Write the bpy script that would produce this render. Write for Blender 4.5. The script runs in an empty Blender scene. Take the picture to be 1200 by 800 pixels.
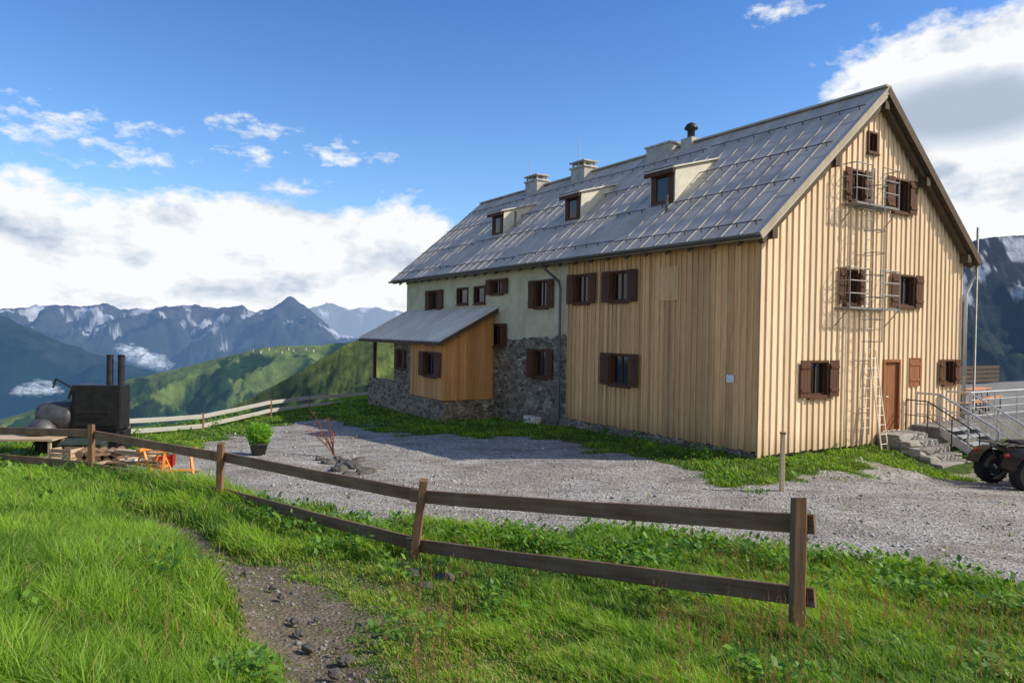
import bpy, math, random, bmesh
import numpy as np
from mathutils import Vector, Matrix, noise
random.seed(3); rng = np.random.default_rng(5)
RAD = math.radians
scene = bpy.context.scene; COL = scene.collection

# ------------------------------------------------------------------ camera
F = 850.0
CAM = Vector((0, 0, 3.1))
RM = (Matrix.Rotation(RAD(90 - 0.74), 3, 'X') @ Matrix.Rotation(RAD(0.95), 3, 'Z'))
cd = bpy.data.cameras.new('camera'); cam = bpy.data.objects.new('camera', cd); COL.objects.link(cam)
cam.matrix_world = Matrix.Translation(CAM) @ RM.to_4x4()
cd.sensor_width = 36; cd.lens = F / 1200 * 36; cd.clip_start = .1; cd.clip_end = 60000
scene.camera = cam
scene.view_settings.view_transform = 'Standard'; scene.view_settings.look = 'None'
scene.view_settings.exposure = 0

def ray(px, py): return RM @ Vector(((px - 600) / F, (400 - py) / F, -1))
def at_depth(px, py, Y):
    d = ray(px, py); return CAM + d * (Y / d.y)
def on_z(px, py, z):
    d = ray(px, py); return CAM + d * ((z - CAM.z) / d.z)

# ------------------------------------------------------------------ node helpers
def NN(nt, t, **k):
    n = nt.nodes.new(t)
    for a, b in k.items(): setattr(n, a, b)
    return n
def setin(nt, sock, v):
    if isinstance(v, bpy.types.NodeSocket): nt.links.new(v, sock)
    elif isinstance(v, (tuple, list)) and sock.type == 'RGBA' and len(v) == 3: sock.default_value = (*v, 1)
    else: sock.default_value = v
def mth(nt, op, a, b=None, c=None, clamp=False):
    n = NN(nt, 'ShaderNodeMath', operation=op, use_clamp=clamp)
    setin(nt, n.inputs[0], a)
    if b is not None: setin(nt, n.inputs[1], b)
    if c is not None: setin(nt, n.inputs[2], c)
    return n.outputs[0]
def mixc(nt, f, a, b, blend='MIX'):
    n = NN(nt, 'ShaderNodeMixRGB', blend_type=blend)
    setin(nt, n.inputs[0], f); setin(nt, n.inputs[1], a); setin(nt, n.inputs[2], b)
    return n.outputs[0]
def ramp(nt, f, stops):
    n = NN(nt, 'ShaderNodeValToRGB'); setin(nt, n.inputs[0], f)
    cr = n.color_ramp
    while len(cr.elements) < len(stops): cr.elements.new(.5)
    for e, (p, c) in zip(cr.elements, stops):
        e.position = p; e.color = (*c, 1) if isinstance(c, (tuple, list)) else (c, c, c, 1)
    return n.outputs[0]
def vmap(nt, vec, scale=(1, 1, 1), loc=(0, 0, 0), rot=(0, 0, 0)):
    n = NN(nt, 'ShaderNodeMapping'); nt.links.new(vec, n.inputs[0])
    n.inputs['Scale'].default_value = scale; n.inputs['Location'].default_value = loc
    n.inputs['Rotation'].default_value = rot
    return n.outputs[0]
def ntex(nt, vec, scale, detail=5, rough=.6):
    n = NN(nt, 'ShaderNodeTexNoise'); nt.links.new(vec, n.inputs['Vector'])
    n.inputs['Scale'].default_value = scale; n.inputs['Detail'].default_value = detail
    n.inputs['Roughness'].default_value = rough
    return n.outputs['Fac']
def vor(nt, vec, scale, feature='F1'):
    n = NN(nt, 'ShaderNodeTexVoronoi', feature=feature); nt.links.new(vec, n.inputs['Vector'])
    n.inputs['Scale'].default_value = scale
    return n
def bump(nt, h, strength=.5, dist=.02):
    n = NN(nt, 'ShaderNodeBump'); nt.links.new(h, n.inputs['Height'])
    n.inputs['Strength'].default_value = strength; n.inputs['Distance'].default_value = dist
    return n.outputs[0]
def newmat(name, rough=.8, metal=0, spec=.3, base=None):
    m = bpy.data.materials.new(name); m.use_nodes = True; nt = m.node_tree
    b = nt.nodes['Principled BSDF']
    b.inputs['Roughness'].default_value = rough; b.inputs['Metallic'].default_value = metal
    b.inputs['Specular IOR Level'].default_value = spec
    if base: b.inputs['Base Color'].default_value = (*base, 1)
    tc = NN(nt, 'ShaderNodeTexCoord').outputs['Object']
    return m, nt, b, tc
def isl(nt): return NN(nt, 'ShaderNodeNewGeometry').outputs['Random Per Island']
def NNcomb(nt, v):
    n = NN(nt, 'ShaderNodeCombineColor')
    for k in range(3): nt.links.new(v, n.inputs[k])
    return n.outputs[0]
def plain(name, c, rough=.6, metal=0, var=.25, scale=6, spec=.3):
    m, nt, b, tc = newmat(name, rough, metal, spec)
    n = ntex(nt, tc, scale, 6, .65)
    lo = tuple(x * (1 - var) for x in c); hi = tuple(min(1, x * (1 + var)) for x in c)
    nt.links.new(ramp(nt, n, [(.3, lo), (.7, hi)]), b.inputs['Base Color'])
    nt.links.new(bump(nt, ntex(nt, tc, scale * 6, 4), .15, .01), b.inputs['Normal'])
    return m
def wood(name, lo, hi, axis='z', rough=.75, island=.35, grain=30, knots=False, weather=None, lowstain=None):
    m, nt, b, tc = newmat(name, rough)
    sc = {'z': (1, 1, .06), 'x': (.06, 1, 1), 'y': (1, .06, 1)}[axis]
    off = NN(nt, 'ShaderNodeVectorMath', operation='ADD'); nt.links.new(tc, off.inputs[0])
    i = isl(nt); cb = NN(nt, 'ShaderNodeCombineXYZ')
    for k in range(3): nt.links.new(mth(nt, 'MULTIPLY', i, 13.7 + k * 5), cb.inputs[k])
    nt.links.new(cb.outputs[0], off.inputs[1])
    v = vmap(nt, off.outputs[0], sc)
    g = ntex(nt, v, grain, 6, .65); g2 = ntex(nt, v, grain / 6, 3, .5)
    f = mth(nt, 'ADD', mth(nt, 'MULTIPLY', g, .6), mth(nt, 'MULTIPLY', g2, .4))
    c = ramp(nt, f, [(.32, lo), (.66, hi)])
    br = mth(nt, 'ADD', 1 - island / 2, mth(nt, 'MULTIPLY', i, island))
    c = mixc(nt, 1, c, NNcomb(nt, br), 'MULTIPLY')
    if knots:
        kv = vor(nt, vmap(nt, off.outputs[0], (1, 1, .35)), 5)
        k = ramp(nt, kv.outputs['Distance'], [(.0, 1.0), (.09, 0.0)])
        c = mixc(nt, mth(nt, 'MULTIPLY', k, .55), c, tuple(x * .35 for x in lo))
    if weather:
        w = ramp(nt, ntex(nt, tc, 1.3, 5, .7), [(.45, 0.0), (.72, .6)])
        c = mixc(nt, w, c, weather)
    if lowstain:
        sp_ = NN(nt, 'ShaderNodeSeparateXYZ'); nt.links.new(tc, sp_.inputs[0])
        zz = mth(nt, 'ADD', mth(nt, 'MULTIPLY', sp_.outputs[2], .9), mth(nt, 'MULTIPLY', g2, .9))
        c = mixc(nt, ramp(nt, zz, [(.35, .55), (1.0, 0.0)]), c, lowstain)
    nt.links.new(c, b.inputs['Base Color'])
    nt.links.new(bump(nt, g, .35, .006), b.inputs['Normal'])
    return m
def hazed(nt, b, fac, col=(.075, .16, .34)):  # aerial haze put into the material as bluish emission, no haze volume
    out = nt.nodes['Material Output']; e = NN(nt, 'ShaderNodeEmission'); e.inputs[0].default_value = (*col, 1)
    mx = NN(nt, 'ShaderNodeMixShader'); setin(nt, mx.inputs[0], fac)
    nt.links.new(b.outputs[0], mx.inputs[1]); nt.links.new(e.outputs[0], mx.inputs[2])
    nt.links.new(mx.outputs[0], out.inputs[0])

M = {}
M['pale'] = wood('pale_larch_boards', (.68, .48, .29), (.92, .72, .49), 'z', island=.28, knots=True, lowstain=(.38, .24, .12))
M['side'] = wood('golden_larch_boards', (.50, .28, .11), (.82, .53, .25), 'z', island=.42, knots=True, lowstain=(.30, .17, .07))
M['porch'] = wood('porch_boards', (.46, .20, .06), (.72, .36, .13), 'z', island=.4)
M['shutter'] = wood('dark_brown_wood', (.055, .022, .011), (.135, .058, .027), 'z', island=.3)
M['door'] = wood('red_brown_door', (.20, .07, .025), (.35, .14, .055), 'z', island=.2)
M['soffit'] = wood('soffit_wood', (.05, .032, .02), (.12, .08, .05), 'y')
M['verge'] = wood('verge_board', (.30, .24, .165), (.48, .40, .29), 'z')
M['railwood'] = wood('weathered_rail', (.085, .045, .022), (.30, .175, .095), 'x', island=.3, grain=24, weather=(.24, .205, .165))
M['postwood'] = wood('weathered_post', (.11, .055, .026), (.33, .19, .10), 'z', island=.3, grain=24, weather=(.25, .19, .14))
M['greyrail'] = wood('grey_rail', (.34, .32, .28), (.55, .52, .47), 'x', island=.3)
M['beer'] = wood('orange_varnished', (.62, .20, .03), (.8, .32, .06), 'x', rough=.4)
M['plank'] = wood('sawn_planks', (.35, .24, .14), (.6, .46, .3), 'x')
M['bark'] = wood('firewood_bark', (.09, .05, .03), (.26, .16, .09), 'x')
M['galv'] = plain('galvanised_steel', (.50, .51, .52), .42, .5, .18)
M['steel'] = plain('weathered_steel', (.24, .235, .22), .5, .3, .3)
M['alu'] = plain('aluminium', (.52, .47, .38), .5, .2, .1)
M['dark'] = plain('dark_steel', (.045, .042, .04), .5, .5, .3)
M['gutter'] = plain('gutter_metal', (.11, .105, .10), .45, .4, .3)
M['guard'] = plain('snow_guard_metal', (.09, .085, .08), .5, .4, .3)
M['black'] = plain('black_enamel', (.024, .023, .023), .45, .3, .4)
M['ash'] = plain('ash_grey_metal', (.09, .09, .092), .5, .4, .4)
M['rubber'] = plain('rubber', (.018, .018, .018), .9, 0, .3)
M['red'] = plain('red_plastic', (.45, .03, .02), .4, 0, .15)
M['white'] = plain('white_paint', (.72, .72, .69), .5, 0, .06)
M['cream'] = plain('cream_sheet', (.66, .61, .49), .6, 0, .18, 3)
M['conc'] = plain('chimney_render', (.46, .43, .37), .9, 0, .28, 4)
M['pot'] = plain('pot_clay', (.07, .065, .06), .7, 0, .2)
M['stem'] = plain('stem', (.16, .07, .035), .8)
M['tarp'] = plain('dark_green_tarp', (.035, .05, .035), .6, 0, .3)
M['glass'] = newmat('window_glass', .06, 0, .5, (.012, .014, .017))[0]
M['lens'] = newmat('red_lens', .2, 0, .5, (.4, .01, .01))[0]

def mk_roof(name, lo, hi, stain, rl=.45):
    m, nt, b, tc = newmat(name, .5, 0, .25)
    i = isl(nt)
    n = ntex(nt, vmap(nt, tc, (.5, 1.6, .5)), 1.4, 7, .7)
    c = ramp(nt, n, [(.3, lo), (.7, hi)])
    br = mth(nt, 'ADD', .93, mth(nt, 'MULTIPLY', i, .14))
    c = mixc(nt, 1, c, NNcomb(nt, br), 'MULTIPLY')
    st = ramp(nt, ntex(nt, vmap(nt, tc, (.3, 2.6, .3)), 1.1, 7, .72), [(.5, 0.0), (.8, .5)])
    c = mixc(nt, st, c, stain)
    nt.links.new(c, b.inputs['Base Color'])
    nt.links.new(ramp(nt, ntex(nt, tc, 3, 5), [(.3, rl), (.7, rl + .2)]), b.inputs['Roughness'])
    nt.links.new(bump(nt, ntex(nt, tc, 2.2, 3), .25, .03), b.inputs['Normal'])
    return m
M['roof'] = mk_roof('weathered_sheet_roof', (.43, .375, .30), (.60, .535, .44), (.27, .20, .13), .5)
M['porchroof'] = mk_roof('porch_sheet_roof', (.60, .55, .46), (.80, .75, .65), (.45, .38, .29), .45)

def mk_stone(name, lo, hi, mortar, scale=3.2, mw=.07):
    m, nt, b, tc = newmat(name, .9)
    dis = NN(nt, 'ShaderNodeTexNoise'); nt.links.new(tc, dis.inputs['Vector']); dis.inputs['Scale'].default_value = 2.6
    add = NN(nt, 'ShaderNodeVectorMath', operation='MULTIPLY_ADD')
    nt.links.new(dis.outputs['Color'], add.inputs[0]); add.inputs[1].default_value = (.22, .22, .14); nt.links.new(tc, add.inputs[2])
    v = vmap(nt, add.outputs[0], (1, 1, 2.3))
    e = vor(nt, v, scale, 'DISTANCE_TO_EDGE').outputs['Distance']
    cc = vor(nt, v, scale).outputs['Color']
    s = NN(nt, 'ShaderNodeSeparateColor'); nt.links.new(cc, s.inputs[0])
    base = ramp(nt, s.outputs[0], [(.0, lo), (.6, tuple((a + c) / 2 for a, c in zip(lo, hi))), (1, hi)])
    base = mixc(nt, ramp(nt, ntex(nt, tc, 14, 6, .7), [(.35, .0), (.7, .55)]), base, tuple(x * .5 for x in lo))
    f = ramp(nt, e, [(.02, 1.0), (mw, 0.0)])
    f = mth(nt, 'MULTIPLY', f, ramp(nt, ntex(nt, tc, 1.7, 4), [(.35, .35), (.6, 1.0)]))
    c = mixc(nt, f, base, mortar)
    nt.links.new(c, b.inputs['Base Color'])
    h = mth(nt, 'ADD', ramp(nt, e, [(0, 0.0), (.12, 1.0)]), mth(nt, 'MULTIPLY', ntex(nt, tc, 22, 4), .4))
    nt.links.new(bump(nt, h, .9, .05), b.inputs['Normal'])
    return m
M['stone'] = mk_stone('rubble_stone', (.12, .092, .06), (.44, .355, .25), (.62, .53, .38))
M['stepstone'] = mk_stone('step_stone', (.26, .24, .205), (.44, .41, .36), (.3, .28, .24), 1.4, .03)
m, nt, b, tc = newmat('pavers', .9)
pb = vor(nt, tc, 1.6, 'DISTANCE_TO_EDGE').outputs['Distance']
c = ramp(nt, ntex(nt, tc, 1.5, 7, .7), [(.3, (.14, .135, .12)), (.7, (.26, .25, .23))])
nt.links.new(mixc(nt, ramp(nt, pb, [(.0, .7), (.04, 0.0)]), c, (.08, .075, .065)), b.inputs['Base Color'])
M['paver'] = m
m, nt, b, tc = newmat('rough_plaster', .95)
pn = ntex(nt, tc, 1.2, 7, .7)
c = ramp(nt, pn, [(.3, (.44, .38, .22)), (.55, (.62, .55, .35)), (.75, (.70, .63, .43))])
nt.links.new(c, b.inputs['Base Color']); nt.links.new(bump(nt, ntex(nt, tc, 18, 6), .6, .02), b.inputs['Normal'])
M['plaster'] = m
m, nt, b, tc = newmat('rock', .9)
c = ramp(nt, ntex(nt, tc, 5, 8, .7), [(.3, (.04, .036, .03)), (.55, (.12, .11, .095)), (.75, (.26, .245, .21))])
nt.links.new(c, b.inputs['Base Color']); nt.links.new(bump(nt, ntex(nt, tc, 12, 6), .6, .03), b.inputs['Normal'])
M['rock'] = m
def leafmat(name, trans=.45):
    m = bpy.data.materials.new(name); m.use_nodes = True; nt = m.node_tree
    b = nt.nodes['Principled BSDF']; b.inputs['Roughness'].default_value = .5; b.inputs['Specular IOR Level'].default_value = .3
    a = NN(nt, 'ShaderNodeAttribute', attribute_name='Col')
    nt.links.new(a.outputs['Color'], b.inputs['Base Color'])
    t = NN(nt, 'ShaderNodeBsdfTranslucent')
    nt.links.new(mixc(nt, 1, a.outputs['Color'], (1.5, 1.5, .7), 'MULTIPLY'), t.inputs[0])
    mx = NN(nt, 'ShaderNodeMixShader'); mx.inputs[0].default_value = trans
    nt.links.new(b.outputs[0], mx.inputs[1]); nt.links.new(t.outputs[0], mx.inputs[2])
    nt.links.new(mx.outputs[0], nt.nodes['Material Output'].inputs[0])
    return m
M['grass'] = leafmat('grass_blades'); M['leaf'] = leafmat('leaves', .35)

# ------------------------------------------------------------------ mesh helpers
class MB:
    def __init__(s): s.v = []; s.f = []
    def add(s, vs, fs):
        o = len(s.v); s.v += [tuple(p) for p in vs]; s.f += [tuple(o + i for i in f) for f in fs]; return s
    def hexa(s, p):
        return s.add(p, [(0, 3, 2, 1), (4, 5, 6, 7), (0, 1, 5, 4), (1, 2, 6, 5), (2, 3, 7, 6), (3, 0, 4, 7)])
    def box(s, x0, x1, y0, y1, z0, z1):
        return s.hexa([(x0, y0, z0), (x1, y0, z0), (x1, y1, z0), (x0, y1, z0), (x0, y0, z1), (x1, y0, z1), (x1, y1, z1), (x0, y1, z1)])
    def wbox(s, P, a0, a1, z0, z1, d0, d1, zt=None):
        t0, t1 = zt if zt else (z1, z1)
        return s.hexa([P(a0, z0, d0), P(a1, z0, d0), P(a1, z0, d1), P(a0, z0, d1), P(a0, t0, d0), P(a1, t1, d0), P(a1, t1, d1), P(a0, t0, d1)])
    def bar(s, p, q, w, h, up=(0, 0, 1)):
        p = Vector(p); q = Vector(q); d = (q - p).normalized(); up = Vector(up)
        if abs(d.dot(up)) > .98: up = Vector((1, 0, 0))
        r = d.cross(up).normalized() * w / 2; u = r.cross(d).normalized() * h / 2
        return s.hexa([p - r - u, p + r - u, q + r - u, q - r - u, p - r + u, p + r + u, q + r + u, q - r + u])
    def tube(s, pts, r, n=8, r2=None):
        pts = [Vector(p) for p in pts]; o = len(s.v); m = len(pts)
        for i, p in enumerate(pts):
            d = (pts[min(i + 1, m - 1)] - pts[max(i - 1, 0)]).normalized()
            a = Vector((0, 0, 1)) if abs(d.z) < .9 else Vector((1, 0, 0))
            x = d.cross(a).normalized(); y = d.cross(x)
            rr = r if r2 is None else r + (r2 - r) * i / (m - 1)
            for k in range(n):
                t = 2 * math.pi * k / n; s.v.append(tuple(p + x * rr * math.cos(t) + y * rr * math.sin(t)))
        for i in range(m - 1):
            for k in range(n):
                s.f.append((o + i * n + k, o + i * n + (k + 1) % n, o + (i + 1) * n + (k + 1) % n, o + (i + 1) * n + k))
        s.f.append(tuple(o + k for k in range(n))); s.f.append(tuple(o + (m - 1) * n + k for k in range(n)))
        return s
    def lathe(s, c, axis, prof, n=24):
        c = Vector(c); d = Vector(axis).normalized(); a = Vector((0, 0, 1)) if abs(d.z) < .9 else Vector((1, 0, 0))
        x = d.cross(a).normalized(); y = d.cross(x); o = len(s.v)
        for r, h in prof:
            for k in range(n):
                t = 2 * math.pi * k / n; s.v.append(tuple(c + d * h + x * r * math.cos(t) + y * r * math.sin(t)))
        for i in range(len(prof) - 1):
            for k in range(n):
                s.f.append((o + i * n + k, o + i * n + (k + 1) % n, o + (i + 1) * n + (k + 1) % n, o + (i + 1) * n + k))
        return s
    def build(s, name, mat, parent=None, smooth=False, bevel=0):
        me = bpy.data.meshes.new(name); me.from_pydata(s.v, [], s.f); me.materials.append(mat)
        if smooth:
            for p in me.polygons: p.use_smooth = True
        o = bpy.data.objects.new(name, me); COL.objects.link(o)
        if parent: o.parent = parent
        if bevel:
            b = o.modifiers.new('bevel', 'BEVEL'); b.width = bevel; b.segments = 2; b.limit_method = 'ANGLE'
        return o
def empty(name, loc=(0, 0, 0), rz=0):
    o = bpy.data.objects.new(name, None); COL.objects.link(o); o.location = loc; o.rotation_euler = (0, 0, rz); o.empty_display_size = .2
    return o
def tag(o, label, cat, group=None, kind=None):
    o['label'] = label; o['category'] = cat
    if group: o['group'] = group
    if kind: o['kind'] = kind
    return o
def copy_tree(o, parent=None):
    c = o.copy(); COL.objects.link(c)
    if parent: c.parent = parent
    for ch in list(o.children): copy_tree(ch, c)
    return c
def np_mesh(name, V, Fc, mat, colr=None, smooth=False, parent=None):
    me = bpy.data.meshes.new(name); V = np.asarray(V, np.float32); Fc = np.asarray(Fc, np.int32)
    k = Fc.shape[1]
    me.vertices.add(len(V)); me.vertices.foreach_set('co', V.ravel())
    me.loops.add(Fc.size); me.loops.foreach_set('vertex_index', Fc.ravel())
    me.polygons.add(len(Fc)); me.polygons.foreach_set('loop_start', np.arange(0, Fc.size, k, dtype=np.int32))
    me.update(calc_edges=True)
    if smooth: me.polygons.foreach_set('use_smooth', np.ones(len(Fc), bool))
    if colr is not None:
        ca = me.color_attributes.new('Col', 'FLOAT_COLOR', 'POINT')
        c4 = np.ones((len(V), 4), np.float32); c4[:, :3] = colr; ca.data.foreach_set('color', c4.ravel())
    me.materials.append(mat)
    o = bpy.data.objects.new(name, me); COL.objects.link(o)
    if parent: o.parent = parent
    return o

# ------------------------------------------------------------------ ground height
CP = np.array([
 (0,0,1.5),(3,0,1.5),(-4,2,1.6),(7,2,1.15),(-10,2,1.3),(-6,7,.80),(-3.6,6,1.0),(-9,11,.3),(-3.8,9.3,.18),(-1.4,5.5,.58),
 (1,5.5,.66),(2.47,6.26,.5),(5,6,.42),(6.1,8.7,.08),(4,8.5,.10),(9,8,.05),(2,8.5,.13),(13,11,0),(18,12,0),
 (-1.23,9.5,.05),(-5.2,12.9,-.15),(-9.1,15.7,-.25),(-13,18.5,-.4),(0,12.5,-.12),(5,13,-.12),(10,14,-.2),(-3,16,-.22),
 (-7,19,-.35),(-8,26,-.65),(-9,34,-.8),(-11.4,26.7,-.75),(-16,22,-.6),(-3,22,-.35),(6.2,18.4,-.05),(7.1,17,-.2),(5,18,-.15),
 (10.3,20.9,-.05),(11.8,19.4,-.45),(13,18.6,-.42),(16,20,-.4),(22,24,-.4),(20,30,-.4),(14.6,23.8,0),(4.5,20.8,-.15),
 (2,25,-.2),(-.9,29.5,-.48),(-3,28.3,-.52),(-7,34.5,-.58),(-6,38.5,-.6),(3,44,-.7),(7.5,14.8,-.1),(30,20,-.3),(-30,20,-1),
 (20,0,1.2),(-20,-5,2.0),(20,-8,2.5),(0,-8,3.0),(12,35,-.6)], float)
def _rb(): 
    P = CP[:, :2]; d = np.sqrt(((P[:, None] - P[None]) ** 2).sum(2) + .25)
    n = len(P); A = np.zeros((n + 1, n + 1)); A[:n, :n] = d; A[:n, n] = 1; A[n, :n] = 1
    return np.linalg.solve(A, np.append(CP[:, 2], 0))
WRB = _rb()
PLAT = np.array([(-17,15),(-15.5,24),(-12.5,30),(-10,38),(-7,46),(6,50),(24,40),(34,30),(60,22),(60,-40),(-60,-40),(-60,4)], float)
def sd_poly(x, y, poly):
    x = np.asarray(x, float); y = np.asarray(y, float); best = np.full(x.shape, 1e18); ins = np.zeros(x.shape, bool)
    n = len(poly)
    for i in range(n):
        ax, ay = poly[i]; bx, by = poly[(i + 1) % n]; ex, ey = bx - ax, by - ay
        t = np.clip(((x - ax) * ex + (y - ay) * ey) / (ex * ex + ey * ey + 1e-12), 0, 1)
        best = np.minimum(best, (x - ax - t * ex) ** 2 + (y - ay - t * ey) ** 2)
        cond = ((ay > y) != (by > y)) & (x < (bx - ax) * (y - ay) / (by - ay + 1e-15) + ax)
        ins ^= cond
    return np.where(ins, 1, -1) * np.sqrt(best)
def H(x, y):
    x = np.asarray(x, float); y = np.asarray(y, float); sh = x.shape; x = x.ravel(); y = y.ravel()
    xc = np.clip(x, -30, 40); yc = np.clip(y, -10, 50)
    z = np.zeros(len(x))
    for s in range(0, len(x), 40000):
        e = slice(s, s + 40000)
        d = np.sqrt((xc[e, None] - CP[None, :, 0]) ** 2 + (yc[e, None] - CP[None, :, 1]) ** 2 + .25)
        z[e] = d @ WRB[:-1] + WRB[-1]
    z += .035 * np.sin(x * 1.3 + np.sin(y * .9) * 1.4) * np.sin(y * 1.1 + x * .35) + .015 * np.sin(x * 3.1 + y) * np.sin(y * 2.7 - x * .6)
    d = np.maximum(0, -sd_poly(x, y, PLAT))
    z -= 900 * (1 - np.exp(-.5 * d / 900)) * np.clip(d / 2.5, 0, 1)
    return z.reshape(sh)
def gz(x, y): return float(H(np.array([x]), np.array([y]))[0])
def on_ground(px, py):
    z = 0
    for _ in range(12):
        p = on_z(px, py, z); z = .5 * z + .5 * gz(p.x, p.y)
    return Vector((p.x, p.y, gz(p.x, p.y)))
def gpoly(pts): return np.array([on_ground(*p)[:2] for p in pts])

# ------------------------------------------------------------------ house frame
C = on_z(887, 535, 0); ANG = RAD(31.9)
HM = Matrix.Translation(C) @ Matrix.Rotation(ANG, 4, 'Z'); HI = HM.inverted(); HR = HI.to_3x3()
camL = HI @ CAM
def lray(px, py): return HR @ ray(px, py)
def facx(px, py, X):
    d = lray(px, py); p = camL + d * ((X - camL.x) / d.x); return p.y, p.z
def fac(px, py): return facx(px, py, 0)
def gab(px, py):
    d = lray(px, py); p = camL + d * (-camL.y / d.y); return p.x, p.z
W, L = 9.8, 22.4; ZE = 5.68; ZR = 10.3; OV = .5; TS = (ZR - ZE) / (W / 2 + OV)
def zt(x): return ZE + TS * (min(x, W - x) + OV)
def roofpt(px, py):
    d = lray(px, py)
    t = (ZE + TS * (camL.x + OV) - camL.z) / (d.z - TS * d.x); return camL + d * t
def PF(a, z, d): return (-d, a, z)
def PG(a, z, d): return (a, -d, z)
house = empty('mountain_hut', C, ANG)
tag(house, 'large alpine hut with pale board cladding, rubble stone wall and grey sheet metal roof', 'house')
fholes, gholes, pholes = [], [], []

def window(P, a0, a1, z0, z1, holes, shutters=True, cross=True, d=.0, closed=False, parent=house):
    a0, a1 = min(a0, a1), max(a0, a1); w = (a1 - a0)
    o0, o1 = (a0 + w / 4, a1 - w / 4) if shutters else (a0, a1)
    holes.append((o0, o1, z0, z1))
    fr = MB(); c = .055 if not closed else .03
    for b0, b1, y0, y1 in ((o0, o0 + c, z0, z1), (o1 - c, o1, z0, z1), (o0 + c, o1 - c, z1 - c, z1), (o0 + c, o1 - c, z0, z0 + c)):
        fr.wbox(P, b0, b1, y0, y1, d - .16, d + .05)
    if closed:
        mt = M['side'] if P is not PG else M['door']
        win = fr.build('window', mt, parent)
        mb = MB(); n = 4; ww = (o1 - o0 - 2 * c) / n
        for i in range(n): mb.wbox(P, o0 + c + i * ww + .003, o0 + c + (i + 1) * ww - .003, z0 + c, z1 - c, d, d + .035)
        if P is PG:
            for zz in (z0 + .16, z1 - .24): mb.wbox(P, o0 + c + .01, o1 - c - .01, zz, zz + .08, d + .036, d + .058)
        mb.build('closed_shutter', mt, win); return win
    i0, i1, j0, j1 = o0 + c + .004, o1 - c - .004, z0 + c + .004, z1 - c - .004; s = .04
    for b0, b1, y0, y1 in ((i0, i0 + s, j0, j1), (i1 - s, i1, j0, j1), (i0 + s, i1 - s, j1 - s, j1), (i0 + s, i1 - s, j0, j0 + s)):
        fr.wbox(P, b0, b1, y0, y1, d - .12, d - .05)
    if cross:
        mid = (i0 + i1) / 2; fr.wbox(P, mid - .026, mid + .026, j0 + s, j1 - s, d - .115, d - .06)
    win = fr.build('window', M['shutter'], parent)
    MB().wbox(P, i0 + .002, i1 - .002, j0 + .002, j1 - .002, d - .10, d - .09).build('pane', M['glass'], win)
    MB().wbox(P, o0 - .04, o1 + .04, z0 - .05, z0 - .004, d - .1, d + .10).build('sill', M['shutter'], win)
    if shutters:
        for q0, q1 in ((a0, o0 - .01), (o1 + .01, a1)):
            mb = MB(); n = 3; ww = (q1 - q0) / n
            for i in range(n): mb.wbox(P, q0 + i * ww + .004, q0 + (i + 1) * ww - .004, z0, z1, d + .065, d + .095)
            for zz in (z0 + .15, z1 - .22): mb.wbox(P, q0 + .02, q1 - .02, zz, zz + .08, d + .096, d + .118)
            mb.build('shutter', M['shutter'], win)
    return win
def wpx(fn, x0, x1, y0, y1):
    xm = (x0 + x1) / 2; ym = (y0 + y1) / 2
    return fn(x0, ym)[0], fn(x1, ym)[0], fn(xm, y1)[1], fn(xm, y0)[1]
for (x0, x1, y0, y1, sh) in [(1015,1026,155,180,0),(987,1016,199,237,1),(1036,1071,210,250,1),(980,1010,315,357,1),(1041,1078,322,360,1),(934,979,422,465,1),(1097,1121,421,450,1)]:
    window(PG, *wpx(gab, x0, x1, y0, y1), gholes, bool(sh), bool(sh), d=.03)
window(PG, *wpx(gab, 1063, 1076, 419, 452), gholes, False, d=.03, closed=True)
for (x0, x1, y0, y1, sh) in [(667,701,321,356,1),(708,749,317,354,1),(706,751,414,452,1)]:
    window(PF, *wpx(fac, x0, x1, y0, y1), fholes, True, d=.03)
window(PF, *wpx(fac, 775, 797, 313, 352), fholes, False, d=.03, closed=True)  # faint board panel added where a lens smudge lies over the wall
sholes = []
for (x0, x1, y0, y1, sh) in [(621,650,328,361,1),(571,596,327,345,1),(556,569,335,356,0),(536,549,337,357,0),(500,520,340,364,1),(619,649,409,443,1),(569,595,379,406,1)]:
    window(PF, *wpx(fac, x0, x1, y0, y1), sholes, bool(sh), bool(sh), d=0)
dx0, dx1, dz0, dz1 = wpx(gab, 1033, 1053, 421, 503); dz0 = .36
gholes.append((dx0, dx1, dz0, dz1))
mb = MB()
for i in range(6):
    ww = (dx1 - dx0 - .16) / 6; mb.wbox(PG, dx0 + .08 + i * ww + .003, dx0 + .08 + (i + 1) * ww - .003, dz0 + .02, dz1 - .08, -.06, -.02)
door = mb.build('door', M['door'], house)
mb = MB(); mb.wbox(PG, dx0, dx0 + .08, dz0, dz1, -.12, .06); mb.wbox(PG, dx1 - .08, dx1, dz0, dz1, -.12, .06); mb.wbox(PG, dx0 + .08, dx1 - .08, dz1 - .08, dz1, -.12, .06)
mb.build('door_frame', M['door'], door)
mb = MB(); mb.tube([PG(dx0 + .16, dz0 + 1.0, -.02), PG(dx0 + .16, dz0 + 1.0, .04), PG(dx0 + .28, dz0 + 1.0, .04)], .012, 6); mb.build('handle', M['galv'], door)

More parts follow.
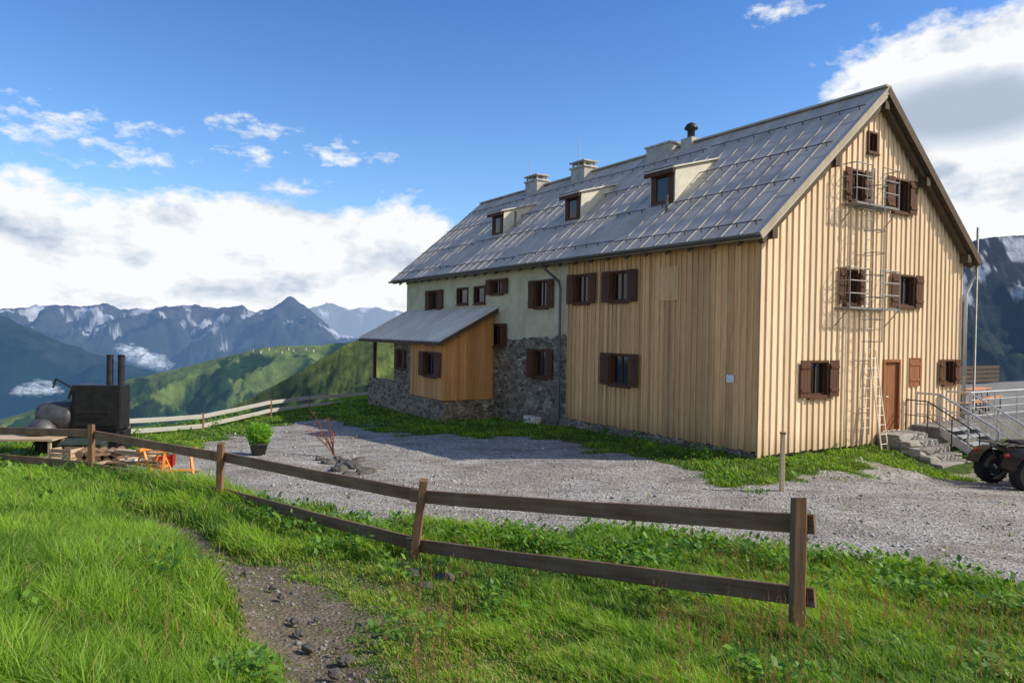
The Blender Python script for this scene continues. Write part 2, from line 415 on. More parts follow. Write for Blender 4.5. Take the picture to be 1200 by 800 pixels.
def boards(P, a0, a1, zb, ztf, holes, w, mat, name, seed=0):
    r = random.Random(seed); mb = MB(); ba = MB()
    n = int(round((a1 - a0) / w)); w = (a1 - a0) / n
    def strips(mb, s0, s1, d0, d1, zb_):
        br = sorted({s0, s1, *[h for q in holes for h in q[:2] if s0 < h < s1]})
        apex = W / 2
        if P is PG and s0 < apex < s1: br = sorted(set(br) | {apex})
        for b0, b1 in zip(br, br[1:]):
            cuts = sorted([(q[2], q[3]) for q in holes if q[0] < (b0 + b1) / 2 < q[1]]); z = zb_
            for c0, c1 in cuts:
                mb.wbox(P, b0, b1, z, c0, d0, d1); z = c1
            mb.wbox(P, b0, b1, z, 0, d0, d1, zt=(ztf(b0), ztf(b1)))
    for i in range(n):
        s0 = a0 + i * w; j = r.uniform(-.003, .003)
        strips(mb, s0 + .001, s0 + w - .001, -.02, .020 + j, zb + r.uniform(-.02, .02))
    wall = mb.build(name, mat, house)
    for i in range(n + 1):
        s = a0 + i * w + r.uniform(-.006, .006); hw = .027 + r.uniform(-.003, .004)
        strips(ba, max(a0, s - hw), min(a1, s + hw), .0245, .058, zb + r.uniform(-.03, .02))
    ba.build('cover_batten', mat, wall)
    return wall
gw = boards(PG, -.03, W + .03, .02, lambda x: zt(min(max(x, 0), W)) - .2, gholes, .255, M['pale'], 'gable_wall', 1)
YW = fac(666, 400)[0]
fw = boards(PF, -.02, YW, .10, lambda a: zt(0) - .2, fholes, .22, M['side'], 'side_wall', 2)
MB().wbox(PG, -.078, .05, -.02, zt(0) - .22, .060, .082).build('corner_board', M['pale'], house)
def panel(P, a0, a1, z0, z1, holes, mat, name, d=0):
    A = sorted({a0, a1, *[v for h in holes for v in h[:2] if a0 < v < a1]}); Z = sorted({z0, z1, *[v for h in holes for v in h[2:] if z0 < v < z1]})
    mb = MB()
    for p, q in zip(A, A[1:]):
        for r_, s_ in zip(Z, Z[1:]):
            if any(h[0] < (p + q) / 2 < h[1] and h[2] < (r_ + s_) / 2 < h[3] for h in holes): continue
            mb.add([P(p, r_, d), P(q, r_, d), P(q, s_, d), P(p, s_, d)], [(0, 1, 2, 3)])
    for h in holes:
        if h[1] < a0 or h[0] > a1 or h[3] < z0 or h[2] > z1: continue
        h = (h[0], h[1], max(h[2], z0), min(h[3], z1))
        for (p, q) in (((h[0], h[2]), (h[1], h[2])), ((h[1], h[2]), (h[1], h[3])), ((h[1], h[3]), (h[0], h[3])), ((h[0], h[3]), (h[0], h[2]))):
            mb.add([P(p[0], p[1], d), P(q[0], q[1], d), P(q[0], q[1], d - .2), P(p[0], p[1], d - .2)], [(0, 1, 2, 3)])
    return mb.build(name, mat, house)
ZP = fac(620, 390)[1]
panel(PF, YW + .002, L, ZP - .3, zt(0) - .15, sholes, M['plaster'], 'plaster_wall')
sw = panel(PF, YW + .002, L, -1.5, ZP - .3, sholes, M['stone'], 'stone_wall', .014)
mb = MB(); y = YW + .002; r = random.Random(8); hz0 = ZP - .3; pt = r.uniform(.1, .4)
hy = sorted([h for h in sholes if h[2] < ZP + .3 and h[3] > hz0], key=lambda h: h[0])
while y < L:
    y2 = min(L, y + .22); t2 = min(.55, max(.02, pt + r.uniform(-.13, .13)))
    if not any(h[0] < y2 and h[1] > y for h in hy):
        mb.add([PF(y, hz0, .014), PF(y2, hz0, .014), PF(y2, hz0 + t2, .014), PF(y, hz0 + pt, .014)], [(0, 1, 2, 3)])
    elif mb.v:
        mb.build('stone_edge', M['stone'], sw); mb = MB()
    y = y2; pt = t2
if mb.v: mb.build('stone_edge', M['stone'], sw)
mb = MB(); mb.box(-.0, W - .02, .12, YW, -1.4, .09); mb.box(-.06, .3, .5, YW, -1.4, .085)
mb.build('foundation', M['stone'], house)
mb = MB(); mb.add([(W, 0, -1), (W, L, -1), (W, L, zt(0) - .15), (W, 0, zt(0) - .15)], [(0, 1, 2, 3)])
mb.add([(0, L, -1.5), (W, L, -1.5), (W, L, zt(0) - .2), (W / 2, L, ZR - .2), (0, L, zt(0) - .2)], [(0, 1, 2, 3, 4)])
mb.build('rear_wall', M['plaster'], house)
# roof
Y0, Y1 = -.36, L + 1.0
mb = MB(); rr = random.Random(4)
nv = Vector((-TS, 0, 1)).normalized()
def RP(u, y, h=0, side=0):
    x = -OV + u * (W / 2 + OV); z = ZE + u * (ZR - ZE); x += nv.x * h; z += nv.z * h
    return (W - x if side else x, y, z)
for side in (0, 1):
    n = 38; wy = (Y1 - Y0) / n
    mb.hexa([RP(0, Y0, -.19, side), RP(1, Y0, -.19, side), RP(1, Y1, -.19, side), RP(0, Y1, -.19, side), RP(0, Y0, -.008, side), RP(1, Y0, -.008, side), RP(1, Y1, -.008, side), RP(0, Y1, -.008, side)])
    for i in range(n):
        o_ = .05 * (i % 2); us = [0, .24 + o_, .5 + o_, .75 + o_, 1]
        for j in range(4):
            h0 = .004 + rr.uniform(0, .003); e = rr.uniform(-.002, .002)
            a, b_ = us[j], us[j + 1]; y = Y0 + i * wy
            mb.hexa([RP(a, y + .002, 0, side), RP(b_, y + .002, 0, side), RP(b_, y + wy - .002, 0, side), RP(a, y + wy - .002, 0, side),
                     RP(a - .002, y + .002, h0 + .006, side), RP(b_, y + .002, h0, side), RP(b_, y + wy - .002, h0 + e, side), RP(a - .002, y + wy - .002, h0 + .006 + e, side)])
    for i in range(n + 1):
        y = Y0 + i * wy
        mb.hexa([RP(0, y - .010, .0, side), RP(1, y - .010, .0, side), RP(1, y + .010, .0, side), RP(0, y + .010, .0, side), RP(0, y - .006, .03, side), RP(1, y - .006, .03, side), RP(1, y + .006, .03, side), RP(0, y + .006, .03, side)])
mb.bar((W / 2, Y0 - .01, ZR + .03), (W / 2, Y1 + .01, ZR + .03), .28, .06)
roof = mb.build('roof', M['roof'], house)
for k_, u in enumerate((.06, .32, .58, .84)):
    mb = MB(); segs = 4
    for q in range(segs):
        ya = Y0 + .15 + q * (Y1 - Y0 - .3) / segs; yb = ya + (Y1 - Y0 - .3) / segs - .1; uu = u + (.012 if (q + k_) % 2 else 0)
        mb.tube([RP(uu, ya, .10), RP(uu, yb, .10)], .016, 6); y = ya + .2
        while y < yb:
            mb.bar(RP(uu - .006, y, 0), RP(uu, y, .12), .03, .02); y += .62
    mb.build('snow_guard', M['guard'], roof)
mb = MB()
for sd in (0, 1):
    mb.hexa([RP(0, Y0, -.215, sd), RP(1, Y0, -.215, sd), RP(1, Y1, -.215, sd), RP(0, Y1, -.215, sd), RP(0, Y0, -.195, sd), RP(1, Y0, -.195, sd), RP(1, Y1, -.195, sd), RP(0, Y1, -.195, sd)])
for i in range(26):
    y = .3 + i * .88; mb.hexa([(-OV + .06, y, ZE - .28), (0, y, zt(0) - .35), (0, y + .1, zt(0) - .35), (-OV + .06, y + .1, ZE - .28), (-OV + .06, y, ZE - .2), (0, y, zt(0) - .24), (0, y + .1, zt(0) - .24), (-OV + .06, y + .1, ZE - .2)])
mb.build('soffit', M['soffit'], roof)
for sd in (0, 1):
    lo_ = -.13 if sd == 0 else -.20
    mb = MB(); mb.hexa([RP(-.005, Y0 - .035, lo_, sd), RP(1, Y0 - .035, lo_, sd), RP(1, Y0 - .003, lo_, sd), RP(-.005, Y0 - .003, lo_, sd), RP(-.005, Y0 - .035, .03, sd), RP(1, Y0 - .035, .03, sd), RP(1, Y0 - .003, .03, sd), RP(-.005, Y0 - .003, .03, sd)])
    mb.build('verge_board', M['verge'] if sd == 0 else M['soffit'], roof)
    mb = MB(); mb.bar(RP(0.01, Y0 + .18, -.30, sd), RP(.995, Y0 + .18, -.30, sd), .14, .16); mb.build('barge_rafter', M['soffit'], roof)
for x in (.12, W - .12, W * .27, W * .73, W / 2): MB().box(x - .1, x + .1, Y0 + .03, -.06, zt(x) - .62, zt(x) - .36).build('purlin_end', M['soffit'], roof)
def gutter(xc):
    mb = MB(); n = 8; rows = []
    for y in (Y0, Y1):
        rows.append([(xc + .085 * math.cos(math.pi + math.pi * k / n), y, ZE - .05 + .085 * math.sin(math.pi + math.pi * k / n)) for k in range(n + 1)])
    mb.add(rows[0] + rows[1], [(k, k + 1, n + 2 + k, n + 1 + k) for k in range(n)])
    for i in range(24): mb.bar((xc - .09, Y0 + .4 + i, ZE - .045), (xc + .1, Y0 + .4 + i, ZE - .0), .03, .012)
    return mb.build('gutter', M['gutter'], roof)
gutter(-OV - .06); gutter(W + OV + .06)
yd = fac(659, 420)[0]
MB().tube([(-OV - .06, yd + .5, ZE - .12), (-OV - .05, yd + .5, ZE - .25), (-.14, yd + .1, ZE - .75), (-.14, yd, ZE - 1.0), (-.14, yd, 0.0), (-.2, yd, -.3)], .05, 10).build('downpipe', M['gutter'], house, True)
MB().tube([(W + OV + .06, -.15, ZE - .1), (W + OV + .06, -.15, ZE - .5), (W + .12, -.12, ZE - 1.1), (W + .12, -.12, .5)], .055, 10).build('downpipe', M['galv'], house, True)
MB().tube([(W + .5, -.25, .5), (W + .5, -.25, ZE + 1.1)], .035, 10).build('flue_pipe', M['steel'], house, True)

def dormer(px, py, k=1.0):
    p = roofpt(px, py); x0, yc, z0 = p; w = .54 * k; h = 1.02 * k; tp = .27
    dp = (h + .05) / (TS - tp) + .15
    mb = MB()
    for s in (-1, 1):
        y = yc + s * w; t = -.06 * s
        A = [(x0, y, z0 - .1), (x0 + dp, y, z0 + h + dp * tp - .02), (x0, y, z0 + h - .02)]
        B = [(q[0], q[1] + t, q[2]) for q in A]
        mb.add(A + B, [(0, 1, 2), (5, 4, 3), (0, 3, 4, 1), (1, 4, 5, 2), (2, 5, 3, 0)])
    d = mb.build('dormer', M['cream'], roof)
    mb = MB(); e = .1
    def T(x, y, h2): return (x, y, z0 + h + (x - x0) * tp + h2)
    mb.hexa([T(x0 - .22, yc - w - e, -.0), T(x0 + dp + .1, yc - w - e, -.0), T(x0 + dp + .1, yc + w + e, 0), T(x0 - .22, yc + w + e, 0), T(x0 - .22, yc - w - e, .05), T(x0 + dp + .1, yc - w - e, .05), T(x0 + dp + .1, yc + w + e, .05), T(x0 - .22, yc + w + e, .05)])
    mb.build('dormer_roof', M['cream'], d)
    P = lambda a, z, dd: (x0 - dd, a, z)
    mb = MB(); c = .26 * k
    mb.wbox(P, yc - w + .062, yc - c, z0 - .05, z0 + h - .03, -.05, .02); mb.wbox(P, yc + c, yc + w - .062, z0 - .05, z0 + h - .03, -.05, .02)
    mb.wbox(P, yc - c, yc + c, z0 + h - .22, z0 + h - .03, -.05, .02); mb.wbox(P, yc - c, yc + c, z0 - .05, z0 + .1, -.05, .02)
    mb.wbox(P, yc - w - .1, yc + w + .1, z0 + h - .2, z0 + h + .03, .16, .2)
    mb.build('dormer_front', M['shutter'], d)
    MB().wbox(P, yc - c, yc + c, z0 + .1, z0 + h - .22, -.03, -.015).build('pane', M['glass'], d)
for q in ((776, 239, 1.08), (671, 258, 1), (583, 275, 1)): dormer(*q)
p = roofpt(604, 266); MB().tube([p, p + Vector((0, 0, .7))], .06, 8).build('vent_pipe', M['gutter'], roof)
p = roofpt(781, 249); MB().tube([p, p + Vector((0, 0, .55))], .05, 8).build('vent_pipe', M['gutter'], roof)
def ridge_y(px, py):
    d = lray(px, py); q = camL + d * ((W / 2 - camL.x) / d.x); return q.y, q.z
def chimney(px, ptop, w, cap, xo=-.2):
    y, z = ridge_y(px, ptop); mb = MB(); x = W / 2 + xo
    mb.box(x - .34, x + .34, y - w, y + w, ZR - 1.0, z - .16); mb.box(x - .4, x + .4, y - w - .06, y + w + .06, z - .158, z - .08)
    ch = mb.build('chimney', M['conc'], roof, bevel=.015)
    if cap:
        mb = MB()
        for sy in (-1, 0, 1):
            for sx in (-1, 1): mb.bar((x + sx * .26, y + sy * (w - .08), z - .08), (x + sx * .26, y + sy * (w - .08), z + .10), .07, .07)
        mb.box(x - .4, x + .4, y - w - .06, y + w + .06, z + .102, z + .16); mb.build('chimney_cap', M['conc'], ch)
chimney(633, 211, .52, True); chimney(688, 195, .5, True); chimney(783, 169, .66, False)
y, z = ridge_y(810, 152)
mb = MB(); mb.box(W/2 - .25, W/2 + .25, y - .28, y + .28, ZR - .7, z - .35); ch = mb.build('chimney', M['conc'], roof)
MB().lathe((W/2, y, z - .36), (0, 0, 1), [(.14, 0), (.14, .35), (.24, .36), (.26, .42), (.17, .55), (.05, .62), (.0, .62)], 16).build('chimney_cowl', M['dark'], ch, True)
for px, pt in ((625, 186), (683, 163)):
    y, z = ridge_y(px, pt); MB().tube([(W/2 - .2, y, ZR - .5), (W/2 - .2, y, z)], .018, 6).build('lightning_rod', M['galv'], roof)

# porch
py0 = fac(578, 420)[0]; PX = -2.24; py1 = py0 + 3.3; py2 = L - .7; pz = .3
mb = MB(); mb.box(PX - .06, .0, py0 - .06, py2, -1.6, pz); porch = mb.build('porch', M['stone'], house)
pw = wpx(lambda a, b: facx(a, b, PX), 493, 518, 412, 441)
window(lambda a, z, d: (PX - d, a, z), *pw, pholes, True, True, d=.02)
def PPF(a, z, d): return (PX - d, a, z)
def PPS(a, z, d): return (a, py0 - d, z)
def pzt(x): return 4.0 + x * (1.34 / 2.5)
mb = MB(); n = 22; ww = 3.3 / n
for i in range(n):
    s0 = py0 + i * ww
    cuts = [(h[2], h[3]) for h in pholes if h[0] < s0 + ww / 2 < h[1]]
    z = pz + .02
    for c0, c1 in cuts: mb.wbox(PPF, s0, s0 + ww - .006, z, c0, -.05, .018); z = c1
    mb.wbox(PPF, s0, s0 + ww - .006, z, pzt(PX), -.05, .018)
mb.build('porch_front', M['porch'], house)
mb = MB(); n = 16; ww = (-PX) / n
for i in range(n):
    a = PX + i * ww; mb.wbox(PPS, a, a + ww - .006, pz + .02, 0, -.05, .018, zt=(pzt(a), pzt(a + ww)))
mb.build('porch_side', M['porch'], house)
pst = py1 + 1.9; pw2 = []
window(PPF, py1 + .5, py1 + 1.6, 1.35, 2.25, pw2, True, True, d=.0)
A_ = [py1 + .02, pw2[0][0], pw2[0][1], pst]; mb = MB()
mb.wbox(PPF, A_[0], A_[1], pz + .003, pzt(PX), -.3, -.01); mb.wbox(PPF, A_[2], A_[3], pz + .003, pzt(PX), -.3, -.01)
mb.wbox(PPF, A_[1], A_[2], pz + .003, pw2[0][2], -.3, -.01); mb.wbox(PPF, A_[1], A_[2], pw2[0][3], pzt(PX), -.3, -.01)
mb.box(PX + .3, -.02, pst - .3, pst, pz + .003, 2.9)
mb.build('porch_stone_wall', M['stone'], house)
mb = MB(); mb.box(PX - .02, PX + .28, pst + .01, py2, pz + .003, .75); mb.build('porch_parapet', M['stone'], house)
mb = MB(); mb.box(PX + .02, PX + .16, py2 - .5, py2 - .36, .752, pzt(PX + .1)); mb.box(PX + .02, PX + .16, pst + .02, py2, pzt(PX) - .02, pzt(PX) + .08); mb.build('porch_post', M['soffit'], house)
mb = MB(); a, b_ = -2.62, -.02
def Q(x, y, h): return (x, y, pzt(x) + .1 + h)
ye, yf = py0 - .35, py2 + .4; n = 18; wy = (yf - ye) / n
mb.hexa([Q(a, ye, -.07), Q(b_, ye, -.07), Q(b_, yf, -.07), Q(a, yf, -.07), Q(a, ye, 0), Q(b_, ye, 0), Q(b_, yf, 0), Q(a, yf, 0)])
for i in range(n):
    y = ye + i * wy; mb.hexa([Q(a - .02, y + .01, .002), Q(b_, y + .01, .002), Q(b_, y + wy - .01, .002), Q(a - .02, y + wy - .01, .002), Q(a - .02, y + .01, .02), Q(b_, y + .01, .02), Q(b_, y + wy - .01, .02), Q(a - .02, y + wy - .01, .02)])
for i in range(n + 1):
    y = ye + i * wy; mb.hexa([Q(a - .02, y - .015, .003), Q(b_, y - .015, .003), Q(b_, y + .015, .003), Q(a - .02, y + .015, .003), Q(a - .02, y - .012, .065), Q(b_, y - .012, .065), Q(b_, y + .012, .065), Q(a - .02, y + .012, .065)])
mb.build('porch_roof', M['porchroof'], house)
mb = MB(); mb.bar((a - .03, ye, pzt(a) - .0), (a - .03, yf, pzt(a) - .0), .06, .14); mb.bar((a - .03, ye - .01, pzt(a) - .0), (b_, ye - .01, pzt(b_) + .0), .05, .14); mb.build('porch_fascia', M['soffit'], house)
a0, a1, z0, z1 = wpx(fac, 853, 862, 439, 448); MB().wbox(PF, min(a0, a1), max(a0, a1), z0, z1, .060, .07).build('sign_plate', M['white'], house)
a0, a1, z0, z1 = wpx(fac, 622, 635, 487, 511); MB().wbox(PF, min(a0, a1), max(a0, a1), z0, z1, .03, .35).build('utility_box', M['cream'], house, bevel=.02)
# escape ladder
lx, _ = gab(1004, 400); mb = MB(); zl0, zl1 = .35, gab(1004, 198)[1]
for s in (-.17, .17): mb.tube([(lx + s, -.32, zl0), (lx + s, -.32, zl1)], .02, 6)
z = zl0 + .2
while z < zl1: mb.tube([(lx - .17, -.32, z), (lx + .17, -.32, z)], .011, 5); z += .28
z = zl0 + .6
while z < zl1:
    for s in (-.17, .17): mb.tube([(lx + s, -.32, z), (lx + s, 0, z)], .014, 5)
    z += 1.5
lad = mb.build('escape_ladder', plain('ladder_steel', (.36, .35, .33), .5, .3, .2), house)
mb = MB(); z = 3.0
while z < zl1 - .2:
    mb.tube([(lx + .30 * math.cos(t), -.34 - .42 * math.sin(t), z) for t in [math.pi * k / 10 for k in range(11)]], .013, 5); z += .62
for k in (2, 5, 8):
    t = math.pi * k / 10; mb.tube([(lx + .30 * math.cos(t), -.34 - .42 * math.sin(t), 3.0), (lx + .30 * math.cos(t), -.34 - .42 * math.sin(t), zl1 - .3)], .010, 5)
mb.build('safety_cage', M['steel'], lad)
for (pyf, x0, x1) in ((243, 984, 1034), (362, 976, 1034)):
    zf = gab(1004, pyf)[1]; xa = gab(x0, pyf)[0]; xb = gab(x1, pyf)[0]; mb = MB(); D = .5
    for y in (-.07, -D): mb.bar((xa, y, zf), (xb, y, zf), .03, .05)
    for i in range(int((xb - xa) / .09) + 1): mb.bar((xa + i * .09, -.07, zf), (xa + i * .09, -D, zf), .014, .03)
    pl = mb.build('escape_platform', M['steel'], house)
    mb = MB()
    for hh in (.4, .75, 1.1):
        mb.tube([(xa, -.07, zf + hh), (xa, -D, zf + hh), (lx - .25, -D, zf + hh)], .016, 5); mb.tube([(lx + .28, -D, zf + hh), (xb, -D, zf + hh), (xb, -.07, zf + hh)], .016, 5)
    for x in (xa, lx - .25, lx + .28, xb): mb.tube([(x, -D, zf), (x, -D, zf + 1.1)], .016, 5)
    for x in (xa, xb): mb.tube([(x, -.07, zf - .5), (x, -D, zf)], .016, 5)
    mb.build('guard_rail', M['steel'], pl)
def hl(x, y, z): return HM @ Vector((x, y, z))
lt = empty('leaning_ladder', hl(4.78, -.55, 0), ANG); lt.location.z = gz(lt.location.x, lt.location.y)
tag(lt, 'light straight ladder leaning against the pale gable wall left of the door', 'ladder')
top = 2.75 - lt.location.z
for s in (-.16, .16): MB().bar((s, 0, 0), (s, .44, top), .025, .05).build('stile', M['alu'], lt)
for i in range(10): t = (i + .6) / 10.5; MB().tube([(-.16, .44 * t, top * t), (.16, .44 * t, top * t)], .014, 6).build('rung', M['alu'], lt)

# stone steps
st = empty('stone_steps', C, ANG); tag(st, 'pale stone steps leading up to the red-brown door', 'steps')
sx0, sx1 = dx0 - .32, dx1 + .3
mb = MB(); mb.box(sx0, sx1, -.75, -.07, -1.2, .33); mb.build('landing', M['stepstone'], st, bevel=.03)
for i in range(5):
    y1_ = -.75 - .31 * i; zt_ = .33 - .16 * (i + 1)
    MB().box(sx0 - .04 * i, sx1 + .05 * i, y1_ - .31, y1_ - .003, -1.2, zt_).build('step', M['stepstone'], st, bevel=.025)
mb = MB(); xr = sx1 - .06
mb.tube([(xr, -.1, 1.25), (xr, -.75, 1.25), (xr, -2.2, .45)], .02, 6)
for y, zb, ztp in ((-.1, .33, 1.25), (-.75, .3, 1.25), (-1.45, 0, .87), (-2.2, -.5, .45)): mb.tube([(xr, y, zb), (xr, y, ztp)], .018, 6)
mb.tube([(xr, -.1, .8), (xr, -.75, .8), (xr, -2.2, 0.0)], .013, 6)
mb.build('handrail', M['dark'], st)
tb = MB(); TZ = .47
tb.box(sx1 + .32, 40, -.9, -.08, -2, TZ); tb.box(W + .05, 40, -.08, 10, -2, TZ)
ter = tb.build('terrace', M['paver'], None); ter.matrix_world = HM; ter['kind'] = 'structure'
ms = empty('metal_staircase', C, ANG); tag(ms, 'galvanised metal stairs with railings up to the terrace', 'stairs')
mx0, mx1 = sx1 + .40, sx1 + 2.0
for i in range(5):
    y = -.92 - .3 * i; z = TZ - .17 * (i + .2)
    MB().box(mx0, mx1, y - .29, y, z - .05, z).build('tread', M['galv'], ms)
for x in (mx0 - .03, mx1 + .03): MB().bar((x, -.9, TZ - .1), (x, -2.5, TZ - 1.0), .04, .24).build('stringer', M['galv'], ms)
for x in (mx0 - .05, mx1 + .05):
    mb = MB()
    for hh in (.35, .65, .98): mb.tube([(x, -.2, TZ + hh), (x, -.9, TZ + hh), (x, -2.5, TZ - .88 + hh)], .032 if hh > .9 else .018, 8)
    for y, zb in ((-.2, TZ), (-.9, TZ), (-1.7, TZ - .44), (-2.5, TZ - .95)): mb.tube([(x, y, zb), (x, y, (TZ if y > -.95 else TZ + (y + .9) * .55) + .98)], .03, 8)
    mb.build('railing', M['galv'], ms)
gr_ = empty('metal_railing', C, ANG); tag(gr_, 'galvanised metal railing along the near edge of the terrace, right of the metal stairs', 'railing')
for i in range(8): MB().tube([(mx1 + .25 + i * 1.5, -.84, TZ), (mx1 + .25 + i * 1.5, -.84, TZ + .98)], .03, 8).build('post', M['galv'], gr_)
for hh, r_ in ((.25, .016), (.5, .016), (.74, .016), (.98, .032)): MB().tube([(mx1 + .2, -.84, TZ + hh), (mx1 + 11, -.84, TZ + hh)], r_, 8).build('rail', M['galv'], gr_)
tr = empty('terrace_railing', C, ANG); tag(tr, 'dark wooden railing along the far edge of the terrace', 'railing')
for i in range(12): MB().box(W + .6 + i * 2, W + .7 + i * 2, 9.6, 9.7, TZ, TZ + 1.05).build('post', M['soffit'], tr)
for hh in (.1, .36, .62, .88): MB().box(W + .5, W + 24, 9.55, 9.595, TZ + hh, TZ + hh + .2).build('rail', M['soffit'], tr)
def beer_table():
    r = empty('folding_table'); MB().box(-1.1, 1.1, -.25, .25, .73, .76).build('table_top', M['beer'], r, bevel=.008)
    for s in (-1, 1):
        mb = MB(); x = s * .8
        for y in (-.2, .2): mb.bar((x, y, 0), (x, y * .8, .73), .03, .03)
        mb.bar((x, -.2, .03), (x, .2, .03), .03, .03); mb.bar((x, 0, .35), (x - s * .35, 0, .72), .02, .02); mb.build('leg_frame', M['dark'], r)
    return r
def beer_bench():
    r = empty('folding_bench'); MB().box(-1.1, 1.1, -.13, .13, .45, .48).build('seat', M['beer'], r, bevel=.008)
    for s in (-1, 1):
        mb = MB(); x = s * .8
        for y in (-.1, .1): mb.bar((x, y, 0), (x, y * .8, .45), .03, .03)
        mb.bar((x, -.1, .03), (x, .1, .03), .03, .03); mb.build('leg_frame', M['dark'], r)
    return r
T0, B0 = beer_table(), beer_bench()
spots = [(11.6, 1.0, 'nearest the metal stairs'), (12.6, 3.6, 'second from the metal stairs'), (14.8, 1.8, 'at the right edge of the photo'), (13.8, 6.4, 'by the far railing')]
for k, (x, y, s) in enumerate(spots):
    t = T0 if k == 0 else copy_tree(T0)
    t.location = hl(x, y, TZ); t.rotation_euler = (0, 0, ANG + .1 * k); tag(t, 'orange folding table on the terrace, ' + s, 'table', 'folding tables on the terrace')
    for q, nm in ((-.55, 'near'), (.55, 'far')):
        b = B0 if (k == 0 and q < 0) else copy_tree(B0)
        b.location = hl(x, y + q, TZ); b.rotation_euler = (0, 0, ANG + .1 * k); tag(b, 'orange bench on the %s side of the table %s' % (nm, s), 'bench', 'folding benches on the terrace')

# ------------------------------------------------------------------ fences
def plank(name, p, q, w, h, mat, parent, bow=.008):
    p = Vector(p); q = Vector(q); d = q - p; Ln = d.length; mb = MB(); n = 14; r = random.Random(int(abs(p.x * 100 + q.y * 31)))
    ring = []
    ph = r.uniform(0, 6)
    for i in range(n + 1):
        x = Ln * i / n; dz = -bow * math.sin(math.pi * i / n) + .002 * math.sin(i * 1.3 + ph); dy = .004 * math.sin(i * .9 + ph)
        hh = h / 2 * (1 + .025 * math.sin(i * .6 + ph * 2) + r.uniform(-.018, .018)); ww = w / 2; c = .006
        ring.append([(x, dy + a, dz + b) for a, b in ((-ww + c, -hh), (ww - c, -hh), (ww, -hh + c), (ww, hh - c), (ww - c, hh), (-ww + c, hh), (-ww, hh - c), (-ww, -hh + c))])
    vs = [v for rg in ring for v in rg]; fs = []
    for i in range(n):
        for k in range(8): fs.append((i * 8 + k, i * 8 + (k + 1) % 8, (i + 1) * 8 + (k + 1) % 8, (i + 1) * 8 + k))
    fs.append(tuple(range(8))); fs.append(tuple(n * 8 + k for k in range(8)))
    mb.add(vs, fs); o = mb.build(name, mat, parent)
    o.location = p; o.rotation_euler = (0, -math.asin(d.z / Ln), math.atan2(d.y, d.x)); return o
def post(p, top, w, mat, parent):
    p = Vector(p); top = Vector(top); h = (top - p).length + .3; mb = MB(); r = random.Random(int(p.x * 77)); n = 6; vs = []
    for i in range(n + 1):
        z = -.3 + h * i / n; s = w / 2 * (1 + r.uniform(-.05, .05)) * (1 - .06 * i / n); j = r.uniform(-.004, .004)
        c = s * .82
        vs += [(a + j, b, z + (.012 * a / s if i == n else 0)) for a, b in ((-c, -s), (c, -s), (s, -c), (s, c), (c, s), (-c, s), (-s, c), (-s, -c))]
    fs = [(i * 8 + k, i * 8 + (k + 1) % 8, (i + 1) * 8 + (k + 1) % 8, (i + 1) * 8 + k) for i in range(n) for k in range(8)] + [tuple(range(8)), tuple(n * 8 + k for k in range(8))]
    mb.add(vs, fs); o = mb.build('post', mat, parent); o.location = p
    o.rotation_mode = 'QUATERNION'; o.rotation_quaternion = (top - p).to_track_quat('Z', 'Y'); return o
fen = empty('wooden_fence'); tag(fen, 'weathered brown two-rail fence crossing the grass in the foreground', 'fence')
posts = [(934,735,936,583,6.26),(484,658,497,562,9.5),(257,598,259,519,12.9),(107,563,107,497,15.7),(-28,545,-28,486,18.6)]
rails = [((957,619),(925,612),(490,581),(258,535),(107,508),(-28,503)), ((956,710),(925,696),(486,638),(258,577),(107,546),(-28,533))]
dep = [p[4] for p in posts]
for (bx, by, tx, ty, Y) in posts:
    b_ = at_depth(bx, by, Y); t_ = at_depth(tx, ty, Y); b_.z = gz(b_.x, b_.y)
    post(b_, t_, .115, M['postwood'], fen)
for rl in rails:
    pts = [at_depth(*rl[i + 1], dep[i] + .10) for i in range(5)]
    e = pts[0] + (pts[0] - pts[1]).normalized() * .22; pts[0] = e
    for i in range(4):
        a, b_ = pts[i], pts[i + 1]; dd = (b_ - a).normalized()
        off = Vector((0, .05 * (i % 2), 0)); h = .165 if i == 0 else .17
        plank('rail', a + off, b_ + dd * .15 + off, .045, h, M['railwood'] if i < 2 else M['postwood'], fen)
bf = empty('pasture_fence'); tag(bf, 'sunlit grey two-rail fence at the far edge of the yard', 'fence')
bp = [(60,24.0,508,487),(150,25.0,510,489),(237,27.5,503,484),(317,32,490,468),(362,35.5,481,463),(432,41,472,458)]
tops = []
for px, Y, pb, ptp in bp:
    t_ = at_depth(px, ptp, Y); g = gz(t_.x, t_.y); post((t_.x, t_.y, g), t_, .12, M['postwood'], bf); tops.append((t_, g))
for hh in (.12, .48):
    for (a, ga), (b_, gb) in zip(tops, tops[1:]):
        plank('rail', a - Vector((0, .09, hh)), b_ - Vector((0, .09, hh)), .045, .16, M['greyrail'], bf)
p = on_ground(916, 575); lp = empty('wooden_post', p); tag(lp, 'thin upright wooden post at the gravel edge before the hut corner', 'post')
post((0, 0, 0), (0, 0, 1.22), .085, M['plank'], lp)
mb = MB(); mb.box(-.05, .05, -.05, .05, 1.2, 1.24); mb.build('cap', M['postwood'], lp)

